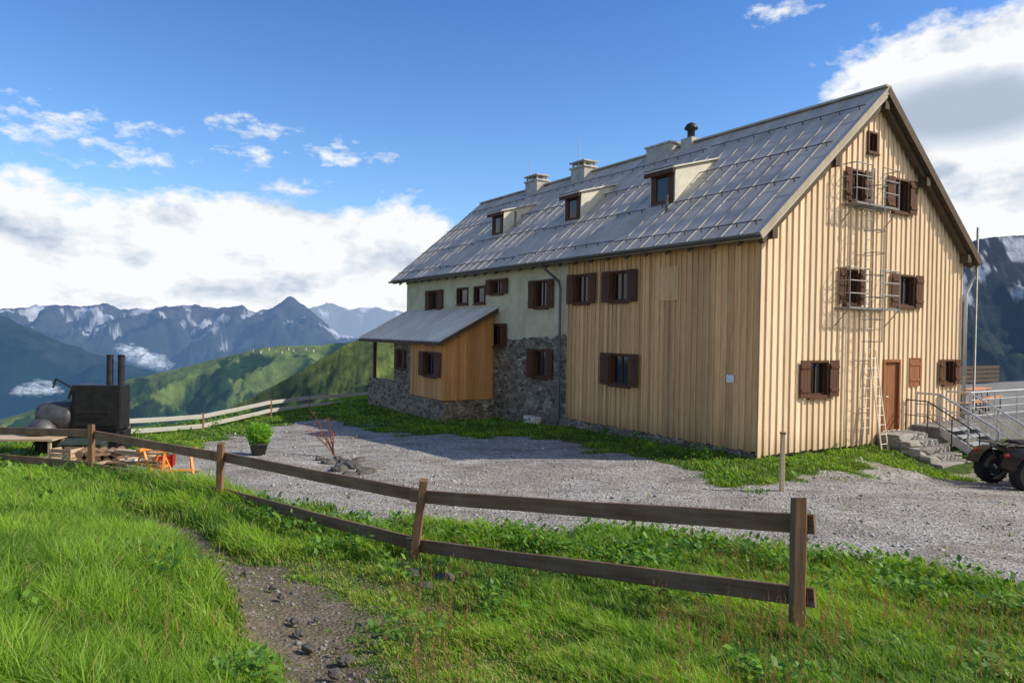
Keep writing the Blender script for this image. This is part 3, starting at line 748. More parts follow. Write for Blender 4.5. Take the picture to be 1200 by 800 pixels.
# ------------------------------------------------------------------ ground sheet
GRAV = gpoly([(120,552),(215,572),(300,586),(400,606),(450,613),(540,622),(640,627),(760,628),(860,641),(960,652),(1050,666),(1200,692),(1400,722),(1500,600),(1400,545),(1200,545),(1150,556),(1095,560),(1055,548),(1035,543),(1010,549),(960,562),(900,571),(850,565),(800,553),(750,539),(700,526),(640,515),(560,511),(480,508),(430,505),(395,490),(350,495),(300,502),(240,517),(200,530),(130,528),(30,530)])
PATH = gpoly([(150,598),(215,618),(275,645),(330,672),(380,702),(400,730),(415,765),(440,800),(470,860),(480,900),(335,900),(345,820),(335,775),(308,735),(275,700),(232,655),(190,625),(140,606)])
PATCH = gpoly([(330,655),(470,668),(560,700),(640,760),(720,860),(440,880),(330,860),(300,760)])
def masks(x, y):
    n1 = .22 * np.sin(x * 2.1 + 1.3 * np.sin(y * 1.7)) + .12 * np.sin(x * 5.3 + y * 3.1) + .1 * np.sin(y * 6.1 - x * 2.2)
    n2 = .10 * np.sin(x * 9 + 2 * np.sin(y * 7)) * np.sin(y * 8 + x * 3)
    sc = np.clip(y / 12, .4, 2)
    g = np.clip(.5 + (sd_poly(x, y, GRAV) + n1 * sc) / (.5 * sc), 0, 1)
    d = np.clip(.5 + (sd_poly(x, y, PATH) + n1 * .35 + n2 + .06) / .35, 0, 1)
    s = np.clip(.5 + (sd_poly(x, y, PATCH) + n1) / .8, 0, 1)
    return g, d, s
def axis(lo, hi, st, far):
    fine = list(np.arange(lo, hi, st)); a = []; s = st; v = hi
    while v < far: a.append(v); s *= 1.22; v += s
    b_ = []; s = st; v = lo - st
    while v > -far: b_.append(v); s *= 1.22; v -= s
    return np.array(b_[::-1] + fine + a)
xs = axis(-19, 20, .12, 30000); ys = axis(2.5, 42, .12, 30000)
X, Yg = np.meshgrid(xs, ys); Z = H(X, Yg)
g, d, s = masks(X.ravel(), Yg.ravel())
Zr = Z.ravel() - .05 * d
nx, ny = len(xs), len(ys); idx = np.arange(nx * ny).reshape(ny, nx)
Fq = np.stack([idx[:-1, :-1], idx[:-1, 1:], idx[1:, 1:], idx[1:, :-1]], -1).reshape(-1, 4)
m, nt, b, tc = newmat('ground', .95, 0, .15)
at = NN(nt, 'ShaderNodeAttribute', attribute_name='Col'); sp = NN(nt, 'ShaderNodeSeparateColor'); nt.links.new(at.outputs['Color'], sp.inputs[0])
nz = ntex(nt, tc, 2.6, 7, .7)
def edge(s_, k=.9): return ramp(nt, mth(nt, 'ADD', s_, mth(nt, 'MULTIPLY', mth(nt, 'SUBTRACT', nz, .5), k)), [(.4, 0.0), (.6, 1.0)])
soil = ramp(nt, ntex(nt, tc, 3.2, 8, .75), [(.3, (.03, .055, .010)), (.5, (.06, .10, .018)), (.7, (.11, .14, .035))])
vs_ = vor(nt, tc, 26); sc_ = NN(nt, 'ShaderNodeSeparateColor'); nt.links.new(vs_.outputs['Color'], sc_.inputs[0])
gr = ramp(nt, ntex(nt, tc, .7, 8, .7), [(.3, (.225, .205, .175)), (.5, (.33, .31, .275)), (.72, (.44, .42, .38))])
gr = mixc(nt, 1, gr, NNcomb(nt, ramp(nt, sc_.outputs[0], [(0, .5), (.5, 1.0), (1, 1.45)])), 'MULTIPLY')
gr = mixc(nt, ramp(nt, ntex(nt, vmap(nt, tc, (.5, 1.2, 1)), 1.0, 6, .75), [(.47, 0.0), (.64, .75)]), gr, (.17, .14, .105))
gr = mixc(nt, ramp(nt, ntex(nt, tc, 1.9, 7, .8), [(.6, 0.0), (.7, .5)]), gr, (.10, .12, .04))
di = ramp(nt, ntex(nt, tc, 4, 8, .75), [(.3, (.08, .06, .042)), (.6, (.18, .145, .105)), (.8, (.28, .24, .19))])
col_ = mixc(nt, edge(sp.outputs[1]), soil, di); col_ = mixc(nt, edge(sp.outputs[0]), col_, gr)
nt.links.new(col_, b.inputs['Base Color'])
hh = mth(nt, 'ADD', vs_.outputs['Distance'], mth(nt, 'MULTIPLY', ntex(nt, tc, 9, 6, .7), 1.2))
nt.links.new(bump(nt, hh, .8, .03), b.inputs['Normal'])
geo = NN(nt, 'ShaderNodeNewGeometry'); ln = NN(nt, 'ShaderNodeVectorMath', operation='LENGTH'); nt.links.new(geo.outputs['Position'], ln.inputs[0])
hazed(nt, b, ramp(nt, mth(nt, 'DIVIDE', ln.outputs['Value'], 9000.0), [(0.01, 0.0), (1, .8)]))  # painted haze, stronger with distance from the origin
gcol = np.stack([g, np.maximum(d, s * .5), s], 1)
gr_o = np_mesh('ground', np.stack([X.ravel(), Yg.ravel(), Zr], 1), Fq, m, gcol, True); gr_o['kind'] = 'structure'

# ------------------------------------------------------------------ grass blades
def sample(N, y0, y1, wl=1.0, wr=.95):
    y = np.exp(rng.uniform(math.log(y0), math.log(y1), N)); x = rng.uniform(-wl, wr, N) * y
    return x, y
def inhouse(x, y, m_=.1):
    c, s_ = math.cos(-ANG), math.sin(-ANG); dx, dy = x - C.x, y - C.y
    u = c * dx - s_ * dy; v = s_ * dx + c * dy
    a = (u > -m_) & (u < W + m_) & (v > -.02 - m_) & (v < L + m_)
    b_ = (u > PX - m_) & (u < 0) & (v > py0 - m_) & (v < L)
    c_ = (u > sx0 - .25) & (v > -2.5) & (v < 10)
    return a | b_ | c_
def vnoise(x, y, s):
    return (np.sin(x * s + 1.7 * np.sin(y * s * .7)) * np.sin(y * s * 1.1 + 1.3 * np.sin(x * s * .6 + 2)) + .5 * np.sin(x * s * 2.3 + y * s * 1.9 + np.sin(x * s * 3.1))) / 1.5
x, y = sample(760000, 3.6, 44)
g, d, s = masks(x, y)
cl = vnoise(x, y, 2.4)
tuft = np.where(vnoise(x * 1.7 + 4, y * 1.7, 3.1) > .72, .9, 1.02)
keep = (rng.random(len(x)) > g * tuft) & (rng.random(len(x)) > d * (.93 - .10 * vnoise(x, y, 7))) & (rng.random(len(x)) > s * (.45 - .4 * cl)) & ~inhouse(x, y) & (sd_poly(x, y, PLAT) > -4)
x, y, d, s, g = x[keep], y[keep], d[keep], s[keep], g[keep]
cl = vnoise(x, y, 2.4); cl2 = vnoise(x + 9, y - 4, .8); cl3 = vnoise(x * 1.3 + 5, y * 1.1, 5.5); n = len(x)
z = H(x, y) - .05 * d - .01
leftbank = np.clip((-x - .28 * y - .3) / 1.2, 0, 1) * (y < 16)
h = (.125 + .05 * cl + .04 * cl2 + .045 * cl3 + .15 * leftbank) * (1 - .68 * s) * (1 - .7 * d) * rng.uniform(.5, 1.4, n)
nearf = np.exp(-((np.abs(sd_poly(x, y, GRAV)) - .6) / .6) ** 2) * (y < 16)
h = np.maximum(.03, h * (1 + .65 * nearf * (1 - s)) * np.where(y > 15, .7, 1))
h *= np.clip(1.1 - .7 * g, .3, 1)
w = .0034 * (.6 + y / 5.5) * rng.uniform(.7, 1.3, n) * 1.2
ph = rng.uniform(0, 2 * math.pi, n); th = 2.6 + 1.1 * cl2 + rng.normal(0, 1.0, n); le = rng.uniform(.15, .85, n)
tx, ty = np.cos(ph) * w, np.sin(ph) * w; lx_, ly_ = np.cos(th) * le * h, np.sin(th) * le * h
V = np.empty((n, 5, 3))
V[:, 0] = np.stack([x - tx, y - ty, z], 1); V[:, 1] = np.stack([x + tx, y + ty, z], 1)
V[:, 2] = np.stack([x - tx * .75 + lx_ * .35, y - ty * .75 + ly_ * .35, z + h * .55], 1); V[:, 3] = np.stack([x + tx * .75 + lx_ * .35, y + ty * .75 + ly_ * .35, z + h * .55], 1)
V[:, 4] = np.stack([x + lx_ * 1.2, y + ly_ * 1.2, z + h * (1 - .3 * le)], 1)
base = (np.arange(n) * 5)[:, None]
Fb = np.concatenate([base + [0, 1, 3], base + [0, 3, 2], base + [2, 3, 4]], 1).reshape(-1, 3)
mix = np.clip(.45 + .25 * cl + .3 * cl2 + .25 * cl3 + .15 * leftbank + rng.normal(0, .24, n), 0, 1)[:, None]
cA = np.array([.045, .125, .012]); cB = np.array([.25, .40, .035]); cc = cA + (cB - cA) * mix
dry = (rng.random(n) < .05 + .2 * np.clip(s + d, 0, 1))[:, None]; cc = np.where(dry, np.array([.38, .32, .12]), cc)
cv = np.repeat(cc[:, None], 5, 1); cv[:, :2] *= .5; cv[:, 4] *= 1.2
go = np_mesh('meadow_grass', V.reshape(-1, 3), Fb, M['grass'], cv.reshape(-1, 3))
tag(go, 'green meadow grass in the foreground and around the yard', 'grass', kind='stuff')

def leaves(name, x, y, z, size, tilt, cA, cB, mat, parent=None, wid=.27):
    n = len(x); ph = rng.uniform(0, 2 * math.pi, n); t = rng.uniform(*tilt, n)
    dx, dy, dz = np.cos(ph) * np.cos(t), np.sin(ph) * np.cos(t), np.sin(t); sx, sy = -np.sin(ph), np.cos(ph)
    ro = rng.uniform(-.5, .5, n)
    P = np.stack([x, y, z], 1); D = np.stack([dx, dy, dz], 1) * size[:, None]; S = np.stack([sx, sy, ro], 1) * size[:, None] * wid
    V = np.stack([P, P + D * .45 + S, P + D * .98 - [0, 0, .01], P + D * .45 - S], 1)
    b_ = (np.arange(n) * 4)[:, None]; Fc = np.concatenate([b_ + [0, 1, 2], b_ + [0, 2, 3]], 1).reshape(-1, 3)
    mx = rng.random(n)[:, None]; c_ = np.array(cA) * (1 - mx) + np.array(cB) * mx
    return np_mesh(name, V.reshape(-1, 3), Fc, mat, np.repeat(c_, 4, 0), parent=parent)
x, y = sample(150000, 4.2, 34)
g, d, s = masks(x, y)
wm = vnoise(x + 3, y + 1, 1.5) + .5 * vnoise(x, y, 4) + 1.3 * np.exp(-((sd_poly(x, y, GRAV) + .7) / .9) ** 2) * (y < 16)
keep = (wm > .6) & (g < .4) & (d < .4) & (rng.random(len(x)) > s * .8) & ~inhouse(x, y)
x, y = x[keep], y[keep]; n = len(x)
lo = leaves('wild_plants', x, y, H(x, y) + rng.uniform(.0, .25, n), rng.uniform(.04, .10, n) * (.7 + y / 14), (-.1, 1.1), (.05, .15, .018), (.19, .34, .04), M['leaf'])
tag(lo, 'broad-leaved weeds growing among the meadow grass', 'weeds', kind='stuff')
x, y = sample(6500, 4.2, 14); g, d, s = masks(x, y)
keep = (g < .3) & (d < .3) & ((x > .2 * y) | (np.abs(x + .1 * y) < .05 * y) | (rng.random(len(x)) < .15)) & (vnoise(x, y, 1.9) > -.1)
x, y = x[keep], y[keep]; n = len(x); z = H(x, y); hh = rng.uniform(.20, .42, n)
V = []; Fc = []; cl_ = []
for i in range(n):
    a = rng.uniform(0, 6.28); ox, oy = math.cos(a) * .003, math.sin(a) * .003; lx2, ly2 = rng.normal(0, .03, 2); o = len(V)
    V += [(x[i] - ox, y[i] - oy, z[i]), (x[i] + ox, y[i] + oy, z[i]), (x[i] + lx2, y[i] + ly2, z[i] + hh[i])]; Fc.append((o, o + 1, o + 2)); cl_ += [(.14, .18, .04)] * 3
    for k in range(9):
        t = .55 + .45 * k / 9; px_, py_, pz_ = x[i] + lx2 * t, y[i] + ly2 * t, z[i] + hh[i] * t; r = .012 * (1.2 - k / 10); b2 = rng.uniform(0, 6.28); o = len(V)
        V += [(px_, py_, pz_ - .006), (px_ + math.cos(b2) * r, py_ + math.sin(b2) * r, pz_ + .004), (px_ + math.cos(b2 + .8) * r, py_ + math.sin(b2 + .8) * r, pz_ + .018)]; Fc.append((o, o + 1, o + 2)); cl_ += [(.34, .15, .08)] * 3
so = np_mesh('sorrel_stalks', V, Fc, M['leaf'], np.array(cl_)); tag(so, 'thin reddish sorrel stalks standing in the grass', 'wildflowers', kind='stuff')
# gravel stones
x, y = sample(80000, 4.2, 30); g, d, s = masks(x, y)
keep = (rng.random(len(x)) < g * .6 + d * .4) & ~inhouse(x, y); x, y, d = x[keep], y[keep], d[keep]; n = len(x)
r = np.minimum(rng.gamma(2.2, .0042, n) * (.7 + y / 14), .06) * np.where(d > .5, 1.1, 1)
base_dirs = np.array([(1, 0, 0), (0, 1, 0), (-1, 0, 0), (0, -1, 0), (0, 0, 1), (0, 0, -1)], float)
V = base_dirs[None] * r[:, None, None] * rng.uniform(.55, 1.25, (n, 6, 1)) + rng.normal(0, .18, (n, 6, 3)) * r[:, None, None]
V[:, :, 2] *= .7; V += np.stack([x, y, H(x, y) + r * .1 - .05 * d], 1)[:, None]
f8 = np.array([(0, 1, 4), (1, 2, 4), (2, 3, 4), (3, 0, 4), (1, 0, 5), (2, 1, 5), (3, 2, 5), (0, 3, 5)])
Fc = ((np.arange(n) * 6)[:, None, None] + f8[None]).reshape(-1, 3)
sh = rng.uniform(.16, .5, n)[:, None] * np.array([1, .955, .87]) * np.where(d > .5, .6, 1)[:, None]
m, nt, b, tc = newmat('gravel_stones', .9); a = NN(nt, 'ShaderNodeAttribute', attribute_name='Col'); nt.links.new(a.outputs['Color'], b.inputs['Base Color'])
po = np_mesh('gravel_stones', V.reshape(-1, 3), Fc, m, np.repeat(sh, 6, 0)); tag(po, 'loose grey stones scattered on the gravel yard and path', 'gravel', kind='stuff')

# ------------------------------------------------------------------ rocks
def rock(p, r, flat, seed, label, group):
    me = bpy.data.meshes.new('rock')
    bm = bmesh.new(); bmesh.ops.create_icosphere(bm, subdivisions=3, radius=1)
    for v in bm.verts:
        c_ = v.co.copy(); s_ = noise.cell_vector(c_ * 1.3 + Vector((seed, 0, 0)))
        k = 1 + .32 * noise.noise(c_ * 1.4 + Vector((seed * 3.1, 0, 0))) + .14 * noise.noise(c_ * 3.4 + Vector((seed, 5, 0))) + .05 * s_.x
        v.co = Vector((c_.x * k * r, c_.y * k * r * .75, c_.z * k * r * flat))
    bm.to_mesh(me); bm.free(); me.materials.append(M['rock'])
    o = bpy.data.objects.new('rock', me); COL.objects.link(o); o.location = (p[0], p[1], gz(p[0], p[1]) + r * flat * .2); o.rotation_euler = (random.uniform(-.2, .2), random.uniform(-.2, .2), seed * 1.3)
    tag(o, label, 'rock', group)
for i, (px, py, r) in enumerate([(386,543,.2),(398,551,.24),(413,548,.27),(426,555,.22),(396,539,.18),(409,558,.18),(436,553,.16),(375,539,.14),(420,541,.2),(404,543,.2)]):
    rock(on_ground(px, py), r, .55, i, 'dark rock in the heap beside the red-leaved bush in the yard', 'rocks heaped beside the red bush')
for i, (px, py, r) in enumerate([(470,668,.14),(485,676,.17),(503,672,.15),(520,680,.18),(540,676,.12),(452,676,.10),(498,688,.11)]):
    rock(on_ground(px, py), r, .4, i + 20, 'flat stone lying at the foot of the leaning fence post', 'flat stones at the fence post foot')
for i, (px, py, r) in enumerate([(330,700,.05),(362,760,.06),(405,775,.07),(345,728,.05),(290,672,.05),(392,792,.06),(320,690,.045),(372,725,.04),(352,742,.045)]):
    rock(on_ground(px, py), r, .55, i + 40, 'small stone lying on the dirt footpath', 'small stones on the footpath')

# ------------------------------------------------------------------ yard things
def ball_leaves(name, c, rx, rz, n, size, parent, cA=(.10, .27, .02), cB=(.32, .58, .05)):
    u = rng.normal(size=(n, 3)); u /= np.linalg.norm(u, axis=1)[:, None]; rad = rng.uniform(.55, 1.03, n)[:, None]
    p = u * rad * np.array([rx, rx, rz]) * (1 + .12 * np.sin(u[:, :1] * 7 + u[:, 2:] * 5)) + np.array(c)
    return leaves(name, p[:, 0], p[:, 1], p[:, 2], rng.uniform(size * .6, size * 1.3, n), (-.4, 1.2), cA, cB, M['leaf'], parent=parent)
p = on_ground(303, 533); pp = empty('potted_plant', p); tag(pp, 'round bright green bush in a dark pot on the gravel yard', 'potted plant')
MB().lathe((0, 0, 0), (0, 0, 1), [(0, 0), (.17, 0), (.24, .3), (.26, .3), (.26, .34), (.22, .34), (.2, .28), (0, .28)], 20).build('pot', M['pot'], pp, True)
ball_leaves('crown', (0, 0, .56), .35, .31, 3600, .065, pp)
p = on_ground(392, 534); rb = empty('red_shrub', p); tag(rb, 'thin bush with sparse rust-red leaves beside the rock heap', 'bush')
mb = MB(); tips = []
for k in range(9):
    a = rng.uniform(0, 6.28); l = rng.uniform(.6, 1.35); sp_ = rng.uniform(.15, .5); pts = [(0, 0, 0)]
    for q in range(1, 6):
        t = q / 5; pts.append((math.cos(a) * sp_ * t ** 1.4 - .28 * t, math.sin(a) * sp_ * t ** 1.4, l * t))
    mb.tube(pts, .014, 5, .005); tips += pts[2:]
mb.build('stem', M['stem'], rb)
tp = np.array(tips); tp = np.repeat(tp, 4, 0) + rng.normal(0, .05, (len(tp) * 4, 3))
leaves('foliage', tp[:, 0], tp[:, 1], tp[:, 2], rng.uniform(.06, .11, len(tp)), (-.5, 1), (.26, .05, .02), (.48, .17, .06), M['leaf'], parent=rb)

# smoker grill
b0 = at_depth(119, 450, 20.5); g = gz(b0.x, b0.y); sm = empty('smoker_grill', (b0.x, b0.y, g), .15)
tag(sm, 'large black smoker grill with two upright chimney pipes behind the fence', 'grill')
ht = b0.z - g; hb = ht - 1.25
MB().box(-.64, .64, -.36, .36, hb, ht).build('smoke_box', M['black'], sm, bevel=.03)
mb = MB(); mb.box(-.54, .54, -.39, -.363, hb + .12, ht - .12); mb.tube([(-.35, -.39, hb + .5), (-.35, -.46, hb + .5), (.35, -.46, hb + .5), (.35, -.39, hb + .5)], .02, 6); mb.build('door', M['black'], sm, bevel=.01)
for x in (.18, .48):
    zt_ = at_depth(119, 416, 20.5).z - g
    mb = MB().tube([(x, .1, ht - .05), (x, .1, zt_)], .09, 14); mb.lathe((x, .1, zt_ - .02), (0, 0, 1), [(.0, .0), (.1, .0), (.1, .03), (0, .03)], 14); mb.build('chimney', M['black'], sm, True)
MB().lathe((-.66, 0, hb + .34), (-1, 0, 0), [(0, 0), (.38, 0), (.42, .1), (.42, .75), (.38, .9), (.2, .98), (0, 1)], 24).build('barrel', M['ash'], sm, True)
mb = MB(); mb.bar((-.72, -.1, ht - .1), (-1.15, -.1, ht + .15), .05, .05); mb.bar((-1.15, -.1, ht + .15), (-1.22, -.1, ht - .1), .04, .04); mb.bar((-.82, -.1, ht - .4), (-.72, -.1, ht - .1), .05, .05); mb.build('lever', M['dark'], sm)
for x in (-1.4, -.55, .55):
    for y in (-.3, .3): MB().bar((x, y, 0), (x, y, hb + .1), .07, .07).build('leg', M['dark'], sm)
MB().box(-1.6, .7, -.3, .3, .08, hb - .03).build('log_store', M['black'], sm, bevel=.02)
b1 = at_depth(50, 492, 20); g = gz(b1.x, b1.y); kg = empty('kettle_grill', (b1.x, b1.y, g)); hz = b1.z - g
tag(kg, 'round dark kettle grill on thin legs left of the smoker', 'grill')
MB().lathe((0, 0, hz - .3), (0, 0, 1), [(0, -.3), (.2, -.26), (.38, -.08), (.4, 0), (.4, .02)], 20).build('bowl', M['black'], kg, True)
MB().lathe((0, 0, hz - .27), (0, 0, 1), [(.4, 0), (.38, .1), (.25, .27), (.08, .33), (0, .34)], 20).build('lid', M['ash'], kg, True)
for k in range(3): a = k * 2.1; MB().tube([(math.cos(a) * .15, math.sin(a) * .15, hz - .5), (math.cos(a) * .4, math.sin(a) * .4, 0)], .02, 6).build('leg', M['dark'], kg)
for px_, py_, rz_, lb in ((208, 560, .5, 'orange folding trestle standing at the gravel edge, nearer the potted bush'), (178, 557, 1.3, 'orange folding trestle half behind the loose boards')):
    p = on_ground(px_, py_); ot = empty('trestle', p, rz_); tag(ot, lb, 'trestle')
    for s in (-.32, .32):
        for q in (-1, 1): MB().bar((s, q * .28, 0), (s * .8, 0, .62), .05, .03).build('leg', M['beer'], ot)
    MB().box(-.42, .42, -.05, .05, .6, .66).build('crossbeam', M['beer'], ot); MB().bar((-.3, -.2, .2), (.3, -.2, .2), .03, .05).build('brace', M['beer'], ot)
p = on_ground(160, 554)
for k in range(12):
    o = plank('plank', (0, 0, 0), (1.5 + random.uniform(-.4, .4), 0, 0), .14, .04, M['plank'] if k % 3 else M['postwood'], None, 0)
    a = random.uniform(-.5, .9); o.location = p + Vector((random.uniform(-1.1, -.1), random.uniform(-.5, .6), .03 + .045 * k)); o.rotation_euler = (random.uniform(-.1, .1), random.uniform(-.08, .08), a)
    tag(o, 'sawn board in the loose pile beside the orange trestles', 'plank', 'boards in the loose pile')
p = on_ground(118, 550); ang_ = .25
for k in range(15):   # firewood stack: 5 columns x 3 rows
    i, j = k % 5, k // 5; r_ = .085 + random.uniform(-.015, .01)
    o = MB().tube([(-.28, 0, 0), (.0, .004, .003), (.28, 0, 0)], r_, 9).build('firewood_log', M['bark'], None)
    o.location = p + Vector((math.cos(ang_) * (i - 2) * .19, math.sin(ang_) * (i - 2) * .19, .09 + j * .165 + random.uniform(-.01, .01))); o.rotation_euler = (random.uniform(0, 3), 0, ang_ + math.pi / 2)
    tag(o, 'split firewood log in the low stack in front of the smoker', 'log', 'firewood logs in the low stack')
def crate(px, py, mat, label, s=.45, hgt=.3, rz=.3):
    p = on_ground(px, py); r = empty('crate', p, rz); tag(r, label, 'crate')
    mb = MB(); t = .02; mb.box(-s/2, s/2, -s/3, s/3, 0, t)
    for k in range(3):
        z0 = .03 + k * hgt / 3; z1 = z0 + hgt / 3 - .025
        mb.box(-s/2, s/2, -s/3, -s/3 + t, z0, z1); mb.box(-s/2, s/2, s/3 - t, s/3, z0, z1); mb.box(-s/2, -s/2 + t, -s/3 + t, s/3 - t, z0, z1); mb.box(s/2 - t, s/2, -s/3 + t, s/3 - t, z0, z1)
    for a in (-1, 1):
        for b_ in (-1, 1): mb.box(a * s/2 - .015, a * s/2 + .015, b_ * s/3 - .015, b_ * s/3 + .015, 0, hgt + .02)
    mb.build('body', mat, r)
    MB().tube([(-s/2 - .02, -.08, hgt - .05), (-s/2 - .05, -.08, hgt - .05), (-s/2 - .05, .08, hgt - .05), (-s/2 - .02, .08, hgt - .05)], .01, 5).build('handle', M['dark'], r)
crate(192, 546, M['red'], 'red slatted crate beside the orange trestle')
crate(150, 541, M['white'], 'white slatted crate behind the pile of boards', .45, .28, .1)
crate(78, 541, M['plank'], 'wooden slatted crate in front of the kettle grill', .6, .35, -.2)
p = on_ground(98, 538); tb_ = empty('storage_box', p, .2); tag(tb_, 'low dark green storage box between the wooden crate and the firewood', 'box')
MB().box(-.5, .5, -.25, .25, 0, .42).build('body', M['tarp'], tb_, bevel=.02); MB().hexa([(-.53, -.29, .425), (.53, -.29, .425), (.53, .28, .425), (-.53, .28, .425), (-.51, -.27, .46), (.51, -.27, .46), (.51, .26, .53), (-.51, .26, .53)]).build('lid', M['tarp'], tb_)
b1 = at_depth(20, 512, 19.5); g = gz(b1.x, b1.y); wt = empty('work_table', (b1.x, b1.y, g), .1); hz = b1.z - g
tag(wt, 'plain wooden work table at the left edge behind the fence', 'table')
MB().box(-1.1, 1.1, -.4, .4, hz - .05, hz).build('table_top', M['plank'], wt)
for x in (-1, 1):
    for y in (-.33, .33): MB().bar((x, y, 0), (x, y, hz - .052), .07, .07).build('leg', M['plank'], wt)
# quad bike
wc = at_depth(1184, 556, 16.9); qb = empty('quad_bike', (wc.x + .90, wc.y + .38, gz(wc.x + .7, wc.y + .3)), .12); qb.scale = (1.2, 1.2, 1.2)
tag(qb, 'black quad bike cut by the right edge beside the stone steps', 'quad bike')
for sx in (-.62, .62):
    for sy in (-.45, .45):
        t = MB().lathe((sx, sy - .12, .33), (0, 1, 0), [(.17, 0), (.27, -.01), (.325, .03), (.335, .07), (.335, .17), (.325, .21), (.27, .25), (.17, .24)], 28)
        for k in range(18):
            a = k * math.pi / 9; t.bar((sx + .335 * math.cos(a), sy - .1, .33 + .335 * math.sin(a)), (sx + .335 * math.cos(a + .12), sy + .1, .33 + .335 * math.sin(a + .12)), .03, .02)
        wh = t.build('wheel', M['rubber'], qb)
        MB().lathe((sx, sy - .1, .33), (0, 1, 0), [(0, .0), (.06, .0), (.1, .04), (.16, .03), (.172, 0), (.172, .2), (.1, .17), (0, .18)], 20).build('rim', M['ash'], wh, True)
def arcfender(x, s):
    mb = MB(); pts = []
    for k in range(9):
        a = math.radians(15 + 150 * k / 8); pts.append((x + .44 * math.cos(a), .36 + .42 * math.sin(a)))
    vs = []
    for (a, b_) in pts: vs += [(a, s * .28, b_), (a, s * .62, b_ - .03), (a, s * .62, b_ - .06), (a, s * .28, b_ - .03)]
    fs = [(4 * k + q, 4 * k + (q + 1) % 4, 4 * k + 4 + (q + 1) % 4, 4 * k + 4 + q) for k in range(8) for q in range(4)] + [(0, 1, 2, 3), (32, 33, 34, 35)]
    mb.add(vs, fs); mb.build('fender', M['black'], qb)
for x in (-.62, .62):
    for s in (-1, 1): arcfender(x, s)
mb = MB(); mb.box(-.7, .75, -.18, .18, .3, .62); mb.box(.3, .85, -.28, .28, .6, .78); mb.build('body', M['black'], qb, bevel=.04)
mb = MB(); mb.box(-.6, .2, -.17, .17, .78, .92); mb.build('seat', M['rubber'], qb, bevel=.05); MB().box(-.55, .15, -.13, .13, .62, .79).build('seat_base', M['ash'], qb)
MB().tube([(.35, 0, .75), (.25, 0, 1.05), (.18, -.1, 1.1), (.08, -.42, 1.12)], .018, 8).build('handlebar', M['dark'], qb); MB().tube([(.25, 0, 1.05), (.18, .1, 1.1), (.08, .42, 1.12)], .018, 8).build('handlebar', M['dark'], qb)
mb = MB()
for y in (-.35, -.17, 0, .17, .35): mb.tube([(-1.0, y, .86), (-.6, y, .86)], .012, 6)
for x in (-1.0, -.8, -.6): mb.tube([(x, -.38, .86), (x, .38, .86)], .012, 6)
for y in (-.3, .3): mb.tube([(-.8, y, .86), (-.7, y, .6)], .012, 6)
mb.build('rear_rack', M['dark'], qb)
for y in (-.4, .4): MB().lathe((-1.03, y, .68), (-1, 0, 0), [(0, .02), (.04, .01), (.045, -.03), (0, -.04)], 12).build('tail_light', M['lens'], qb)

# ------------------------------------------------------------------ mountains
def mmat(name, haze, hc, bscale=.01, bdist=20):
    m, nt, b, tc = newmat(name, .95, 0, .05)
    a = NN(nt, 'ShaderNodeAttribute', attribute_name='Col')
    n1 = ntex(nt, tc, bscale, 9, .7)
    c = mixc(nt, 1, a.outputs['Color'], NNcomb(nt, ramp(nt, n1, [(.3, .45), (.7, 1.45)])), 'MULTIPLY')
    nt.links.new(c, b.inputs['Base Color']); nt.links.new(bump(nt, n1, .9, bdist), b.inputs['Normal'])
    hazed(nt, b, haze, hc); return m  # constant share of painted haze for each mountain range
def fr(x, y, s, o=7): return noise.fractal(Vector((x / s, y / s, .37)), .9, 2.1, o)
def make_range(name, pts, depth, base_z, run, cols, rows, amp, ns, colf, mat, jit=1.0, pw=.85):
    pts = np.array(pts, float); px = np.linspace(pts[0, 0], pts[-1, 0], cols); py = np.interp(px, pts[:, 0], pts[:, 1])
    V = []; cl_ = []
    for i in range(cols):
        pyj = py[i] + jit * noise.fractal(Vector((px[i] * .06, depth * .01, 0)), .8, 2.2, 5)
        d_ = ray(px[i], pyj); d_ = d_ / d_.y; zr = CAM.z + d_.z * depth
        V.append((d_.x * depth * 1.3, depth * 1.3, base_z)); cl_.append((.1, .1, .1))
        for j in range(rows):
            t = j / (rows - 1); Yy = depth * (1 - run * t); Xx = d_.x * depth * (1 - run * t * .6)
            n = fr(Xx, Yy, ns); rg = 1 - 2 * abs(n)
            z_ = zr + (base_z - zr) * t ** pw + amp * (rg - .55) * min(1, t * 5) * (1 - .5 * t)
            V.append((Xx, Yy, z_)); cl_.append(colf(t, n, rg, Xx, Yy, z_, zr, px[i]))
    R1 = rows + 1; i_ = np.arange(cols * R1).reshape(cols, R1)
    Fc = np.stack([i_[:-1, :-1], i_[:-1, 1:], i_[1:, 1:], i_[1:, :-1]], -1).reshape(-1, 4)
    o = np_mesh(name, V, Fc, mat, np.array(cl_), True); o['kind'] = 'structure'; return o
def lerp(a, b, t): t = min(1, max(0, t)); return tuple(x + (y - x) * t for x, y in zip(a, b))
ROCK, SNOW, FOR, MEAD, SCR = (.10, .10, .105), (.8, .83, .88), (.02, .045, .02), (.19, .25, .055), (.09, .12, .04)
def colA(t, n, rg, x, y, z, zr, px):
    s = noise.fractal(Vector((x / 500, y / 500, 3)), .6, 2.2, 7)
    c = lerp(ROCK, (.06, .075, .06), t * 4 - .2 + n)
    sn = (s - .05 - abs(t - .05) * 2.0 - (.45 if 310 < px < 372 and t < .1 else 0)) * 7
    c = lerp(c, SNOW, min(sn, .85)); return lerp(c, FOR, (t - .3) * 4)
def colD(t, n, rg, x, y, z, zr, px):
    s = noise.fractal(Vector((x / 300, y / 300, 8)), .7, 2.2, 7)
    c = lerp(MEAD, SCR, .5 + n); return lerp(c, FOR, (s * 1.5 + t * 2.4 - .32 + .5 * (.4 - rg)) * 5)
